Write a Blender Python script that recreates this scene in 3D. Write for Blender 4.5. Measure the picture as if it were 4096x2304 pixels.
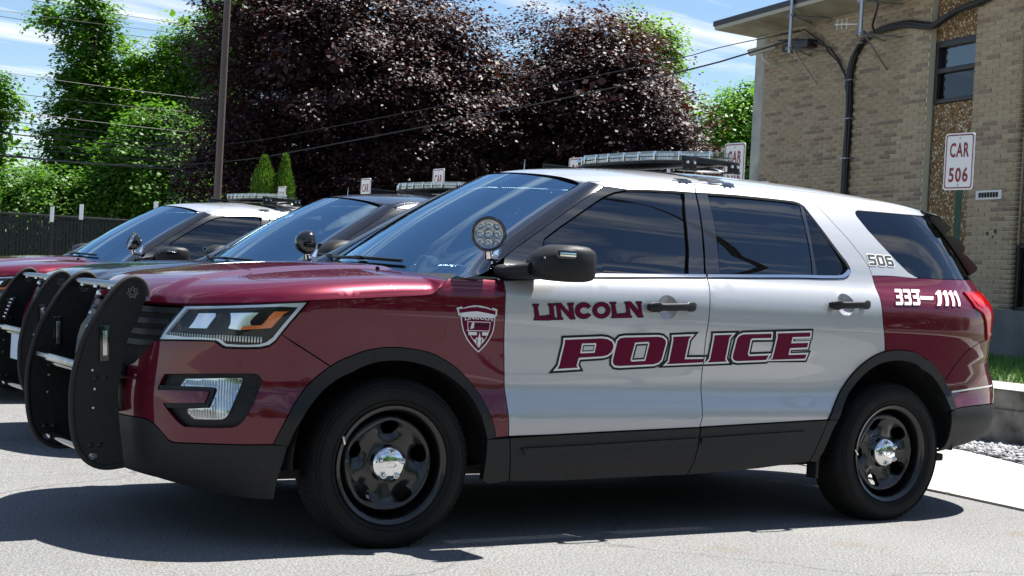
import bpy, bmesh, math, random
import numpy as np
from mathutils import Vector, Matrix
from mathutils.geometry import delaunay_2d_cdt
for _o in list(bpy.data.objects): bpy.data.objects.remove(_o)
C = bpy.context.scene.collection
SC = bpy.context.scene
# ------------------------------------------------------------------ camera
cam = bpy.data.cameras.new('camera'); camo = bpy.data.objects.new('camera', cam); C.objects.link(camo)
cam.sensor_width = 36.0; cam.lens = 6056.0/4096*36; cam.clip_start = .1; cam.clip_end = 3000
def cam_axes(yaw, pitch, roll):
    f = Vector((math.sin(yaw), math.cos(yaw), 0)); r = Vector((math.cos(yaw), -math.sin(yaw), 0)); u = Vector((0, 0, 1))
    f2 = f*math.cos(pitch)+u*math.sin(pitch); u2 = u*math.cos(pitch)-f*math.sin(pitch)
    return r*math.cos(roll)+u2*math.sin(roll), u2*math.cos(roll)-r*math.sin(roll), f2
_r, _u, _f = cam_axes(.5596, -.0091, .0541)
_m = Matrix((_r, _u, -_f)).transposed().to_4x4(); _m.translation = (-2.9256, -6.4696, 1.1574)
camo.matrix_world = _m; SC.camera = camo
# ------------------------------------------------------------------ light
SUNV = Vector((.44, .045, 1.0)).normalized()
sun = bpy.data.lights.new('sun', 'SUN'); sun.energy = 5.0; sun.angle = math.radians(.53); sun.color = (1, .965, .90)
suno = bpy.data.objects.new('sun', sun); C.objects.link(suno); suno.location = (10, 0, 30)
suno.rotation_euler = SUNV.to_track_quat('Z', 'Y').to_euler()
W = bpy.data.worlds.new('World'); SC.world = W; W.use_nodes = True
nt = W.node_tree; nt.nodes.clear()
def N(t, ty, **k):
    n = t.nodes.new(ty)
    for a, b in k.items(): setattr(n, a, b)
    return n
wo = N(nt, 'ShaderNodeOutputWorld'); wb = N(nt, 'ShaderNodeBackground'); wb.inputs[1].default_value = .054
sky = N(nt, 'ShaderNodeTexSky'); sky.sky_type = 'NISHITA'; sky.sun_disc = False
sky.sun_elevation = math.asin(SUNV.z); sky.sun_rotation = math.atan2(SUNV.x, SUNV.y)
sky.air_density = 1.0; sky.dust_density = .0; sky.ozone_density = 4.0
tc = N(nt, 'ShaderNodeTexCoord')
# clouds: direction projected on a high flat layer, streaky noise
sep = N(nt, 'ShaderNodeSeparateXYZ'); nt.links.new(tc.outputs['Generated'], sep.inputs[0])
zc = N(nt, 'ShaderNodeMath', operation='MAXIMUM'); nt.links.new(sep.outputs[2], zc.inputs[0]); zc.inputs[1].default_value = .0
za = N(nt, 'ShaderNodeMath', operation='ADD'); nt.links.new(zc.outputs[0], za.inputs[0]); za.inputs[1].default_value = .16
dx = N(nt, 'ShaderNodeMath', operation='DIVIDE'); nt.links.new(sep.outputs[0], dx.inputs[0]); nt.links.new(za.outputs[0], dx.inputs[1])
dy = N(nt, 'ShaderNodeMath', operation='DIVIDE'); nt.links.new(sep.outputs[1], dy.inputs[0]); nt.links.new(za.outputs[0], dy.inputs[1])
cmb = N(nt, 'ShaderNodeCombineXYZ'); nt.links.new(dx.outputs[0], cmb.inputs[0]); nt.links.new(dy.outputs[0], cmb.inputs[1])
mp = N(nt, 'ShaderNodeMapping'); mp.inputs['Rotation'].default_value = (0, 0, .5); mp.inputs['Scale'].default_value = (.62, 2.5, 1); mp.inputs['Location'].default_value = (.35, .2, 0)
nt.links.new(cmb.outputs[0], mp.inputs[0])
cn = N(nt, 'ShaderNodeTexNoise'); cn.inputs['Scale'].default_value = 1.9; cn.inputs['Detail'].default_value = 8; cn.inputs['Roughness'].default_value = .58; cn.inputs['Distortion'].default_value = .5
nt.links.new(mp.outputs[0], cn.inputs['Vector'])
cr = N(nt, 'ShaderNodeValToRGB'); cr.color_ramp.elements[0].position = .52; cr.color_ramp.elements[1].position = .70
nt.links.new(cn.outputs[0], cr.inputs[0])
cm = N(nt, 'ShaderNodeMixRGB'); cm.inputs[2].default_value = (7.8, 8.0, 8.3, 1)
nt.links.new(cr.outputs[0], cm.inputs[0]); nt.links.new(sky.outputs[0], cm.inputs[1]); nt.links.new(cm.outputs[0], wb.inputs[0]); nt.links.new(wb.outputs[0], wo.inputs[0])
SC.view_settings.view_transform = 'Standard'; SC.view_settings.look = 'None'; SC.view_settings.gamma = 1
SC.view_settings.use_curve_mapping = False; SC.view_settings.exposure = 1.42
SC.cycles.max_bounces = 8; SC.cycles.transparent_max_bounces = 12; SC.cycles.caustics_reflective = False; SC.cycles.caustics_refractive = False
rnd = random.Random(7)
# ------------------------------------------------------------------ materials
M = {}
def mat(name, col, rough=.5, metal=0., coat=0., spec=.5, coat_rough=.03, **k):
    m = bpy.data.materials.new(name); m.use_nodes = True; b = m.node_tree.nodes['Principled BSDF']
    b.inputs['Base Color'].default_value = (*col, 1); b.inputs['Roughness'].default_value = rough; b.inputs['Metallic'].default_value = metal
    b.inputs['Coat Weight'].default_value = coat; b.inputs['Coat Roughness'].default_value = coat_rough; b.inputs['Specular IOR Level'].default_value = spec
    for a, v in k.items(): b.inputs[a].default_value = v
    M[name] = m; return m
def noise_col(name, c1, c2, scale=8., detail=4., bump=0., bscale=None, rough=None, lo=.35, hi=.65, coord='Object', dist=.02):
    """adds noise between two colours (and a bump) to an existing material"""
    m = M[name]; t = m.node_tree; b = t.nodes['Principled BSDF']
    co = N(t, 'ShaderNodeTexCoord'); n = N(t, 'ShaderNodeTexNoise'); n.inputs['Scale'].default_value = scale; n.inputs['Detail'].default_value = detail
    t.links.new(co.outputs[coord], n.inputs['Vector'])
    r = N(t, 'ShaderNodeValToRGB'); r.color_ramp.elements[0].position = lo; r.color_ramp.elements[1].position = hi
    r.color_ramp.elements[0].color = (*c1, 1); r.color_ramp.elements[1].color = (*c2, 1)
    t.links.new(n.outputs[0], r.inputs[0]); t.links.new(r.outputs[0], b.inputs['Base Color'])
    if bump:
        n2 = N(t, 'ShaderNodeTexNoise'); n2.inputs['Scale'].default_value = bscale or scale*3; n2.inputs['Detail'].default_value = 4
        t.links.new(co.outputs[coord], n2.inputs['Vector'])
        bp = N(t, 'ShaderNodeBump'); bp.inputs['Strength'].default_value = bump; bp.inputs['Distance'].default_value = dist
        t.links.new(n2.outputs[0], bp.inputs['Height']); t.links.new(bp.outputs[0], b.inputs['Normal'])
    return m
def paint(name, col, metal, rough, flake=.12, fscale=900.):
    m = mat(name, col, rough, metal, 1.0, .12, .015); t = m.node_tree; b = t.nodes['Principled BSDF']
    co = N(t, 'ShaderNodeTexCoord'); v = N(t, 'ShaderNodeTexVoronoi'); v.inputs['Scale'].default_value = fscale
    t.links.new(co.outputs['Object'], v.inputs['Vector'])
    mx = N(t, 'ShaderNodeMixRGB'); mx.blend_type = 'MULTIPLY'; mx.inputs[0].default_value = flake; mx.inputs[1].default_value = (*col, 1)
    t.links.new(v.outputs['Color'], mx.inputs[2]); t.links.new(mx.outputs[0], b.inputs['Base Color'])
    n = N(t, 'ShaderNodeTexNoise'); n.inputs['Scale'].default_value = 2.2; n.inputs['Detail'].default_value = 1
    t.links.new(co.outputs['Object'], n.inputs['Vector'])
    n2 = N(t, 'ShaderNodeTexNoise'); n2.inputs['Scale'].default_value = 500; t.links.new(co.outputs['Object'], n2.inputs['Vector'])
    ad = N(t, 'ShaderNodeMath', operation='MULTIPLY_ADD'); t.links.new(n2.outputs[0], ad.inputs[0]); ad.inputs[1].default_value = .004; t.links.new(n.outputs[0], ad.inputs[2])
    bp = N(t, 'ShaderNodeBump'); bp.inputs['Strength'].default_value = .10; bp.inputs['Distance'].default_value = .004
    t.links.new(ad.outputs[0], bp.inputs['Height']); t.links.new(bp.outputs[0], b.inputs['Coat Normal'])
    return m
paint('maroon', (.118, .0010, .016), .35, .36, .25)
paint('silver', (.46, .47, .49), .40, .38, .12)
paint('slate', (.020, .023, .032), .45, .32, .35)
mat('black_plastic', (.017, .018, .020), .55, 0, 0, .35); noise_col('black_plastic', (.006, .0063, .0072), (.010, .0105, .012), 30, 4, .25, 900, dist=.001)
mat('black_gloss', (.010, .010, .012), .12, 0, .6)
mat('pillar_gloss', (.016, .017, .020), .14, 0, 1.0)
mat('rubber', (.017, .017, .018), .72); noise_col('rubber', (.008, .008, .0085), (.014, .0135, .013), 14, 5, .2, 300, dist=.001)
mat('tyre', (.014, .014, .015), .75, 0, 0, .3); noise_col('tyre', (.003, .003, .0033), (.007, .0067, .0065), 9, 5, .15, 200, dist=.001)
mat('wheel_black', (.006, .006, .007), .26, 0, .35)
mat('chrome', (.82, .82, .82), .06, 1.0)
mat('satin_chrome', (.75, .75, .76), .2, 1.0)
mat('bare_metal', (.45, .45, .46), .38, 1.0); noise_col('bare_metal', (.36, .36, .37), (.55, .55, .56), 12, 4)
mat('bright_metal', (.75, .74, .72), .3, 1.0)
mat('dark_metal', (.03, .03, .032), .4, .6)
mat('housing', (.018, .018, .019), .3); mat('well', (.006, .006, .006), .9)
mat('inner', (.004, .004, .004), .9)
mat('white_vinyl', (.74, .74, .74), .45, 0, .1)
mat('black_vinyl', (.006, .006, .006), .5, 0, 0, .2)
mat('grey_vinyl', (.045, .045, .048), .5)
mat('maroon_vinyl', (.12, .0005, .024), .5, 0, 0, .12)
mat('silver_vinyl', (.55, .56, .58), .35, .3, .6)
mat('amber', (.75, .17, .03), .2, 0, 1.0)
mat('red_lens', (.30, .002, .003), .12, 0, .5, .2)
mat('red_bright', (.65, .010, .008), .15, 0, .5, .2)
mat('reflector', (.86, .86, .86), .12, 1.0); mat('lamp_cell', (.92, .92, .93), .14, .6, .5)
mat('head_dark', (.02, .03, .055), .22, .5)
mat('head_rim', (.66, .69, .72), .25, .3, .6)
mat('interior', (.01, .01, .011), .85); noise_col('interior', (.007, .0075, .008), (.012, .0125, .013), 20, 3)
mat('device', (.62, .68, .64), .5)
mat('amber_paint', (.5, .2, .05), .5)
mat('plate_blue', (.45, .58, .72), .45)
mat('skin', (.5, .5, .5), .5)
def glass(name, tint, rough=.0, ior=1.5, base=.0, refl=(.97, .98, 1)):
    m = bpy.data.materials.new(name); m.use_nodes = True; t = m.node_tree; t.nodes.clear()
    o = N(t, 'ShaderNodeOutputMaterial'); mx = N(t, 'ShaderNodeMixShader'); tr = N(t, 'ShaderNodeBsdfTransparent'); gl = N(t, 'ShaderNodeBsdfGlossy')
    tr.inputs[0].default_value = (*tint, 1); gl.inputs['Roughness'].default_value = rough; gl.inputs[0].default_value = (*refl, 1)
    fr = N(t, 'ShaderNodeFresnel'); fr.inputs[0].default_value = ior
    if base:
        ad = N(t, 'ShaderNodeMath', operation='ADD'); t.links.new(fr.outputs[0], ad.inputs[0]); ad.inputs[1].default_value = base; ad.use_clamp = True; fac = ad.outputs[0]
    else: fac = fr.outputs[0]
    ge = N(t, 'ShaderNodeNewGeometry'); iv = N(t, 'ShaderNodeMath', operation='SUBTRACT'); iv.inputs[0].default_value = 1; t.links.new(ge.outputs['Backfacing'], iv.inputs[1])
    mu = N(t, 'ShaderNodeMath', operation='MULTIPLY'); t.links.new(fac, mu.inputs[0]); t.links.new(iv.outputs[0], mu.inputs[1]); fac = mu.outputs[0]   # the inner face of the sheet only transmits
    t.links.new(fac, mx.inputs[0]); t.links.new(tr.outputs[0], mx.inputs[1]); t.links.new(gl.outputs[0], mx.inputs[2]); t.links.new(mx.outputs[0], o.inputs[0])
    M[name] = m; return m
glass('windshield_glass', (.15, .22, .24), .0, 1.75, .34, (.62, .86, 1))
glass('tinted_glass', (.03, .033, .04), .0, 1.62, .045)
glass('dark_glass', (.018, .018, .022), .0, 1.6, .01)
glass('clear_lens', (.90, .93, .95), .02, 1.45)
glass('bar_lens', (.86, .88, .90), .06, 1.5, .16)
glass('fog_glass', (.75, .78, .80), .04, 1.5)
glass('house_glass', (.05, .06, .075), .0, 1.7, .10)
# ------------------------------------------------------------------ mesh helpers
def tag(o, label=None, cat=None, group=None, kind=None):
    if label: o['label'] = label
    if cat: o['category'] = cat
    if group: o['group'] = group
    if kind: o['kind'] = kind
    return o
def empty(name, loc=(0, 0, 0), rz=0.):
    o = bpy.data.objects.new(name, None); o.empty_display_size = .2; C.objects.link(o); o.location = loc; o.rotation_euler = (0, 0, rz); return o
def mkobj(name, verts, faces, material, parent=None, smooth=40., normals=None, keep=False):
    me = bpy.data.meshes.new(name); me.from_pydata([tuple(v) for v in verts], [], [tuple(f) for f in faces]); me.update()
    mats = material if isinstance(material, (list, tuple)) else [material]
    for mm in mats: me.materials.append(M[mm] if isinstance(mm, str) else mm)
    if normals is not None:
        me.shade_smooth(); me.normals_split_custom_set_from_vertices([tuple(n) for n in normals])
    elif smooth:
        me.shade_smooth(); me.set_sharp_from_angle(angle=math.radians(smooth))
    o = bpy.data.objects.new(name, me); C.objects.link(o)
    if parent is not None: o.parent = parent
    return o
class MB:
    def __init__(s): s.v = []; s.f = []
    def add(s, v, f):
        b = len(s.v); s.v += [tuple(x) for x in v]; s.f += [tuple(i+b for i in q) for q in f]; return s
    def box(s, c, d, rot=None, bev=0.):
        bm = bmesh.new(); bmesh.ops.create_cube(bm, size=1)
        for v in bm.verts: v.co = Vector((v.co.x*d[0], v.co.y*d[1], v.co.z*d[2]))
        if bev: bmesh.ops.bevel(bm, geom=bm.edges[:], offset=min(bev, min(d)*.45), segments=2, affect='EDGES', profile=.6)
        bm.verts.index_update(); m = rot if rot is not None else Matrix.Identity(3)
        s.add([(m @ v.co)+Vector(c) for v in bm.verts], [[v.index for v in f.verts] for f in bm.faces]); bm.free(); return s
    def tube(s, path, r, n=10, cap=True):
        P = [Vector(p) for p in path]; rs = r if isinstance(r, (list, tuple)) else [r]*len(P)
        t0 = (P[1]-P[0]).normalized(); a = t0.cross(Vector((0, 0, 1)));
        if a.length < .1: a = t0.cross(Vector((1, 0, 0)))
        a.normalize(); V = []; F = []
        for i, p in enumerate(P):
            t = (P[min(i+1, len(P)-1)]-P[max(i-1, 0)]).normalized(); a = (a-t*a.dot(t)).normalized(); b = t.cross(a)
            V += [p+(a*math.cos(2*math.pi*j/n)+b*math.sin(2*math.pi*j/n))*rs[i] for j in range(n)]
        for i in range(len(P)-1):
            for j in range(n):
                F.append((i*n+j, i*n+(j+1) % n, (i+1)*n+(j+1) % n, (i+1)*n+j))
        if cap: F.append(tuple(range(n-1, -1, -1))); F.append(tuple((len(P)-1)*n+j for j in range(n)))
        return s.add(V, F)
    def lathe(s, prof, n=48, axis='Y', c=(0, 0, 0), closed=False):
        V = []; F = []; m = len(prof)
        for j in range(n):
            a = 2*math.pi*j/n; ca, sa = math.cos(a), math.sin(a)
            for r, h in prof:
                p = (r*ca, h, r*sa) if axis == 'Y' else ((r*ca, r*sa, h) if axis == 'Z' else (h, r*ca, r*sa)); V.append(Vector(p)+Vector(c))
        for j in range(n):
            for i in range(m-1 if not closed else m):
                k = (j+1) % n; i2 = (i+1) % m; F.append((j*m+i, j*m+i2, k*m+i2, k*m+i))
        return s.add(V, F)
    def prism(s, poly, h0, h1, axis='Y'):
        """2D polygon extruded along an axis. axis Y: (x,z)"""
        n = len(poly); g = {'Y': lambda a, b, h: (a, h, b), 'X': lambda a, b, h: (h, a, b), 'Z': lambda a, b, h: (a, b, h)}[axis]
        V = [g(a, b, h0) for a, b in poly]+[g(a, b, h1) for a, b in poly]
        F = [(i, (i+1) % n, n+(i+1) % n, n+i) for i in range(n)]+[tuple(range(n-1, -1, -1)), tuple(range(n, 2*n))]
        return s.add(V, F)
    def obj(s, name, material, parent=None, smooth=40.):
        o = mkobj(name, s.v, s.f, material, parent, smooth)
        bm = bmesh.new(); bm.from_mesh(o.data); bmesh.ops.recalc_face_normals(bm, faces=bm.faces[:]); bm.to_mesh(o.data); bm.free()
        return o
def copy_tree(o, parent=None, matmap=None, skip=()):
    c = o.copy(); C.objects.link(c); c.parent = parent
    if matmap and c.type == 'MESH':
        for sl in c.material_slots:
            if sl.material and sl.material.name in matmap:
                mm = matmap[sl.material.name]; sl.link = 'OBJECT'; sl.material = M[mm]
    for ch in list(o.children):
        if ch.name.split('.')[0] in skip: continue
        copy_tree(ch, c, matmap, skip)
    return c
# ------------------------------------------------------------------ car body surface (metres; X rearwards from the front axle, Z up, left side at -Y)
def pchip(xs,ys):
    n=len(xs); h=[xs[i+1]-xs[i] for i in range(n-1)]; d=[(ys[i+1]-ys[i])/h[i] for i in range(n-1)]
    m=[0.0]*n; m[0]=d[0]; m[-1]=d[-1]
    for i in range(1,n-1):
        if d[i-1]*d[i]>0:
            w1=2*h[i]+h[i-1]; w2=h[i]+2*h[i-1]; m[i]=(w1+w2)/(w1/d[i-1]+w2/d[i])
    def f(x):
        if x<=xs[0]: return ys[0]+m[0]*(x-xs[0])
        if x>=xs[-1]: return ys[-1]+m[-1]*(x-xs[-1])
        i=0
        while x>xs[i+1]: i+=1
        t=(x-xs[i])/h[i]; a=t*t*(3-2*t); b=t*(1-t)*(1-t); c=-t*t*(1-t)
        return ys[i]*(1-a)+ys[i+1]*a+h[i]*(b*m[i]+c*m[i+1])
    return f
def sst(a,b,x):
    t=min(1,max(0,(x-a)/(b-a))); return t*t*(3-2*t)
SEC=pchip([.20,.28,.36,.46,.54,.60,.68,.80,.90,.98,1.06,1.12,1.165,1.20,1.30,1.45,1.58,1.66],
          [.915,.935,.953,.966,.977,.964,.946,.955,.966,.972,.970,.957,.928,.900,.862,.790,.700,.620])
NP=2.5; U1=-.22; U2=3.05; K=0.8; NR=2.8
FZ=pchip([.20,.30,.45,.58,.70,.82,.92,1.00,1.10,1.3],[-.84,-.90,-.945,-.955,-.945,-.93,-.905,-.87,-.80,-.6])
RZ=pchip([.30,.45,.57,.67,.76,.83,.95,1.10,1.20,1.30,1.45,1.60,1.70],[3.97,4.065,4.088,4.106,4.045,4.012,4.02,4.03,4.02,3.95,3.83,3.70,3.60])
def ws(u,z):
    w=SEC(z)
    g=sst(1.08,1.30,z)
    if u<1.6: w-=g*.085*((1.6-u)/1.2)**2
    if u>2.2: w-=g*.03*(u-2.2)**2
    # lower swell/wheel bulge: fenders bow out a little around wheels
    for c in (0,2.863):
        q=((u-c)/.62)**2+((z-.5)/.42)**2
        if q<1: w+=.022*(1-q)**2*1.0
    return w
def phi(u,y,z):
    w=ws(u,z); v=(abs(y)/w)**(NR if u>U2 else NP)
    if u<U1: v+=((U1-u)/(U1-FZ(z)))**NP
    if u>U2: v+=((u-U2)/(RZ(z)-U2))**NR
    return v-1
def lift(s,z,side=-1):
    """s,z -> (u,y,z) on the side shell; s = u between U1 and U2, runs round the corners beyond"""
    if s<U1:
        th=math.pi/2-(U1-s)/K; c=max(0,math.cos(th)); sn=math.sin(th)
        u=U1-(U1-FZ(z))*c**(2/NP); y=ws(u,z)*(abs(sn)**(2/NP))*(1 if sn>=0 else -1)
    elif s>U2:
        th=math.pi/2-(s-U2)/K; c=max(0,math.cos(th)); sn=math.sin(th)
        u=U2+(RZ(z)-U2)*c**(2/NR); y=ws(u,z)*(abs(sn)**(2/NR))*(1 if sn>=0 else -1)
    else:
        u=s; y=ws(s,z)
    return (u,side*y,z)
def unlift(u,y,z):
    if u<U1:
        th=math.atan2((abs(y)/ws(u,z))**(NP/2),((U1-u)/(U1-FZ(z)))**(NP/2)); return (U1-K*(math.pi/2-th),z)
    if u>U2:
        th=math.atan2((abs(y)/ws(u,z))**(NR/2),((u-U2)/(RZ(z)-U2))**(NR/2)); return (U2+K*(math.pi/2-th),z)
    return (u,z)
def nrm(u,y,z,e=1e-3):
    g=(phi(u+e,y,z)-phi(u-e,y,z),phi(u,y+e,z)-phi(u,y-e,z),phi(u,y,z+e)-phi(u,y,z-e))
    l=math.sqrt(sum(c*c for c in g)); return tuple(c/l for c in g)
SMID_F = U1-K*math.pi/2; SMID_R = U2+K*math.pi/2        # s of the centre line at nose and tail
def area2(p): return sum(p[i][0]*p[(i+1) % len(p)][1]-p[(i+1) % len(p)][0]*p[i][1] for i in range(len(p)))
def offset_poly(p, d, lim=3.):
    """mitred offset; d>0 grows"""
    if area2(p) < 0: p = p[::-1]
    n = len(p); out = []
    for i in range(n):
        a = Vector(p[i-1]); b = Vector(p[i]); c = Vector(p[(i+1) % n]); e1 = (b-a); e2 = (c-b)
        if e1.length < 1e-7 or e2.length < 1e-7: out.append(tuple(b)); continue
        e1.normalize(); e2.normalize(); n1 = Vector((e1.y, -e1.x)); n2 = Vector((e2.y, -e2.x)); m = n1+n2
        if m.length < 1e-4: m = n1
        m.normalize(); k = 1/max(m.dot(n1), 1/lim); out.append(tuple(b+m*d*k))
    return out
def densify(p, step, closed=True):
    out = []; n = len(p)
    for i in range(n if closed else n-1):
        a = p[i]; b = p[(i+1) % n]; L = math.hypot(b[0]-a[0], b[1]-a[1]); k = max(1, int(math.ceil(L/step)))
        out += [(a[0]+(b[0]-a[0])*j/k, a[1]+(b[1]-a[1])*j/k) for j in range(k)]
    if not closed: out.append(p[-1])
    return out
def inside(x, y, p):
    c = False; n = len(p); j = n-1
    for i in range(n):
        if (p[i][1] > y) != (p[j][1] > y) and x < (p[j][0]-p[i][0])*(y-p[i][1])/(p[j][1]-p[i][1])+p[i][0]: c = not c
        j = i
    return c
def smooth_line(p, it=1):
    for _ in range(it):
        q = [p[0]]
        for i in range(len(p)-1):
            a, b = p[i], p[i+1]; q += [(a[0]*.75+b[0]*.25, a[1]*.75+b[1]*.25), (a[0]*.25+b[0]*.75, a[1]*.25+b[1]*.75)]
        q.append(p[-1]); p = q
    return p
def side_f(s, z):
    P = lift(s, z); n = nrm(*P); return Vector(P), Vector(n)
def triangulate(poly, holes, res, step=None, extra=()):
    step = step or res*.8
    loops = [densify(poly, step)]+[densify(h, step) for h in holes]
    pts = []; edges = []
    for L in loops:
        b = len(pts); pts += L; edges += [(b+i, b+(i+1) % len(L)) for i in range(len(L))]
    xs = [p[0] for p in poly]; ys = [p[1] for p in poly]
    bd = np.array(pts); th = (.45*res)**2
    nx = int((max(xs)-min(xs))/res)+1; ny = int((max(ys)-min(ys))/res)+1
    for i in range(nx+1):
        for j in range(ny+1):
            x = min(xs)+(i+.5*(j % 2))*res; y = min(ys)+j*res
            if inside(x, y, poly) and not any(inside(x, y, h) for h in holes) and ((bd-(x, y))**2).sum(1).min() > th: pts.append((x, y))
    for q in extra:
        if inside(q[0], q[1], poly) and ((bd-q)**2).sum(1).min() > 1e-6: pts.append(q)
    V, E_, F, *_ = delaunay_2d_cdt([Vector(p) for p in pts], edges, [], 0, 1e-6)
    keep = []
    for f in F:
        cx = sum(V[i].x for i in f)/len(f); cy = sum(V[i].y for i in f)/len(f)
        if inside(cx, cy, poly) and not any(inside(cx, cy, h) for h in holes): keep.append(tuple(f))
    return [(v.x, v.y) for v in V], keep
def panel(name, poly, material, parent, holes=(), off=0., gap=.0028, rim=.016, res=.045, both=False, fn=side_f, offfn=None, step=None):
    """a sheet-metal panel: outline in surface coordinates, lifted to the body surface, edges folded inwards"""
    poly = list(poly)
    if area2(poly) < 0: poly = poly[::-1]
    if gap: poly = offset_poly(poly, -gap); holes = [offset_poly(h, gap) for h in holes]
    V, F = triangulate(poly, holes, res, step)
    used = sorted({i for f in F for i in f}); mp_ = {i: k for k, i in enumerate(used)}
    P = []; Nn = []
    for i in used:
        p, n = fn(*V[i]); o_ = off+(offfn(*V[i]) if offfn else 0); P.append(p+n*o_); Nn.append(n)
    F = [tuple(mp_[i] for i in f) for f in F]
    # orient
    f0 = max(F, key=lambda f: (P[f[1]]-P[f[0]]).cross(P[f[2]]-P[f[0]]).length); nn_ = (P[f0[1]]-P[f0[0]]).cross(P[f0[2]]-P[f0[0]])
    if nn_.dot(Nn[f0[0]]) < 0: F = [f[::-1] for f in F]
    if rim:
        cnt = {}
        for f in F:
            for a, b in zip(f, f[1:]+f[:1]): cnt[(a, b)] = 1
        bnd = [(a, b) for (a, b) in cnt if (b, a) not in cnt]
        if both: bnd = [(a, b) for a, b in bnd if not (abs(P[a].y) < 1e-3 and abs(P[b].y) < 1e-3)]
        base = len(P); idx = {}
        def dup(i, lo):
            k = (i, lo)
            if k not in idx:
                idx[k] = len(P); P.append(P[i]-Nn[i]*(rim if lo else 0)); Nn.append(None)
            return idx[k]
        acc = {}
        for a, b in bnd:
            q = (dup(b, 0), dup(a, 0), dup(a, 1), dup(b, 1)); F.append(q)
            sn = (P[b]-P[a]).cross(Nn[a]).normalized()
            for i in q: acc[i] = acc.get(i, Vector())+sn
        for i, n in acc.items(): Nn[i] = n.normalized() if n.length > 0 else Vector((0, 0, 1))
    if both:
        b = len(P); P += [Vector((p.x, -p.y, p.z)) for p in P]; Nn += [Vector((n.x, -n.y, n.z)) for n in Nn]; F += [tuple(i+b for i in f[::-1]) for f in F]
    return mkobj(name, P, F, material, parent, normals=Nn)
def mirror(o, name=None):
    c = o.copy(); C.objects.link(c); c.scale = (1, -1, 1)
    c.parent = o.parent
    for ch in o.children:
        d = ch.copy(); C.objects.link(d); d.parent = c
    return c
def text_mesh(txt, bold=0., spacing=1.):
    cu = bpy.data.curves.new('t', 'FONT'); cu.body = txt; cu.size = 1; cu.offset = bold; cu.space_character = spacing; cu.resolution_u = 3
    o = bpy.data.objects.new('t', cu); C.objects.link(o); dg = bpy.context.evaluated_depsgraph_get(); dg.update()
    me = o.evaluated_get(dg).to_mesh(); v = [(q.co.x, q.co.y) for q in me.vertices]; f = [tuple(p.vertices) for p in me.polygons]
    o.evaluated_get(dg).to_mesh_clear(); bpy.data.objects.remove(o); bpy.data.curves.remove(cu)
    x0 = min(a for a, b in v); x1 = max(a for a, b in v); y0 = min(b for a, b in v); y1 = max(b for a, b in v)
    return [((a-x0)/(x1-x0), (b-y0)/(y1-y0)) for a, b in v], f
def disc_poly(s0, z0, rs, rz, n=22): return [(s0+rs*math.cos(2*math.pi*i/n), z0+rz*math.sin(2*math.pi*i/n)) for i in range(n)]
# ---- traced outline lines of the vehicle, in (s, z) metres
L_FD = [(.5544, 1.2301), (.537, 1.201), (.509, 1.167), (.488, 1.129), (.489, 1.083), (.4878, 1.007), (.4893, .954), (.4934, .907), (.4986, .857), (.506, .807), (.5177, .723), (.530, .567), (.5445, .4600)]
L_FD_low = [(.5453, .4562), (.5642, .3479), (.5762, .2640)]
L_CTF = [(.5453, .4562), (.7759, .465), (1.0269, .4741), (1.2267, .4805), (1.5905, .4915)]
L_CTR = [(1.5943, .4930), (1.9337, .5065), (2.3926, .5240)]
L_GD = [(1.7542, 1.6503), (1.739, 1.6227), (1.7247, 1.6004), (1.7071, 1.5476), (1.6887, 1.4748), (1.6748, 1.4144), (1.656, 1.3213), (1.642, 1.2271), (1.638, 1.1891), (1.6340, 1.1676), (1.6251, 1.1387), (1.6171, 1.0989), (1.6126, 1.0446), (1.610, .9865), (1.604, .9363), (1.602, .8988), (1.605, .8257), (1.6052, .7346), (1.6066, .6443), (1.5990, .540), (1.5911, .4915)]
L_GD_low = [(1.5911, .4915), (1.5905, .4013), (1.5801, .3269), (1.5547, .2669)]
L_ROOF = [(.5544, 1.2301), (.6036, 1.2638), (.6994, 1.3219), (.8354, 1.4066), (.9825, 1.4926), (1.0891, 1.5509), (1.1656, 1.586), (1.2527, 1.6151), (1.3349, 1.6300), (1.4721, 1.6394), (1.6311, 1.6471), (1.7542, 1.6503), (1.895, 1.6546), (2.0744, 1.6578), (2.2785, 1.6574), (2.423, 1.6550)]
L_RD = [(2.423, 1.6550), (2.468, 1.6440), (2.497, 1.6221), (2.522, 1.5904), (2.5500, 1.5500), (2.5849, 1.4990), (2.6368, 1.4397), (2.680, 1.3826), (2.718, 1.3334), (2.742, 1.2889), (2.752, 1.2500), (2.752, 1.2100), (2.744, 1.1660), (2.737, 1.1250), (2.737, 1.0743), (2.7468, 1.0041), (2.7600, .9532), (2.7710, .9058), (2.7774, .8700)]
L_RAO = [(2.3926, .5242), (2.4194, .5683), (2.4547, .6177), (2.5013, .6751), (2.5491, .7339), (2.6066, .7875), (2.6764, .8319), (2.7275, .8545), (2.7801, .8694), (2.851, .8767), (2.9182, .8768), (2.9933, .8674), (3.045, .8482), (3.0700, .8167), (3.0948, .7767), (3.1214, .7279), (3.1416, .6789), (3.1565, .6303), (3.1665, .5899), (3.1712, .5757)]
L_RAI = [(2.4549, .5262), (2.480, .5723), (2.5227, .6333), (2.5728, .6874), (2.6218, .7368), (2.6816, .7788), (2.7439, .8054), (2.8135, .8203), (2.8854, .8246), (2.9539, .8185), (3.0180, .8013), (3.0540, .7738), (3.0811, .7317), (3.1038, .6831), (3.1211, .6347), (3.1322, .5866), (3.1404, .5660)]
L_RLO = [(2.3926, .5242), (2.3761, .4835), (2.3557, .4253), (2.3358, .3708), (2.3093, .316)]
L_RLI = [(2.4549, .5262), (2.4354, .4873), (2.4124, .417), (2.3925, .3662), (2.3648, .311)]
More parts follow.
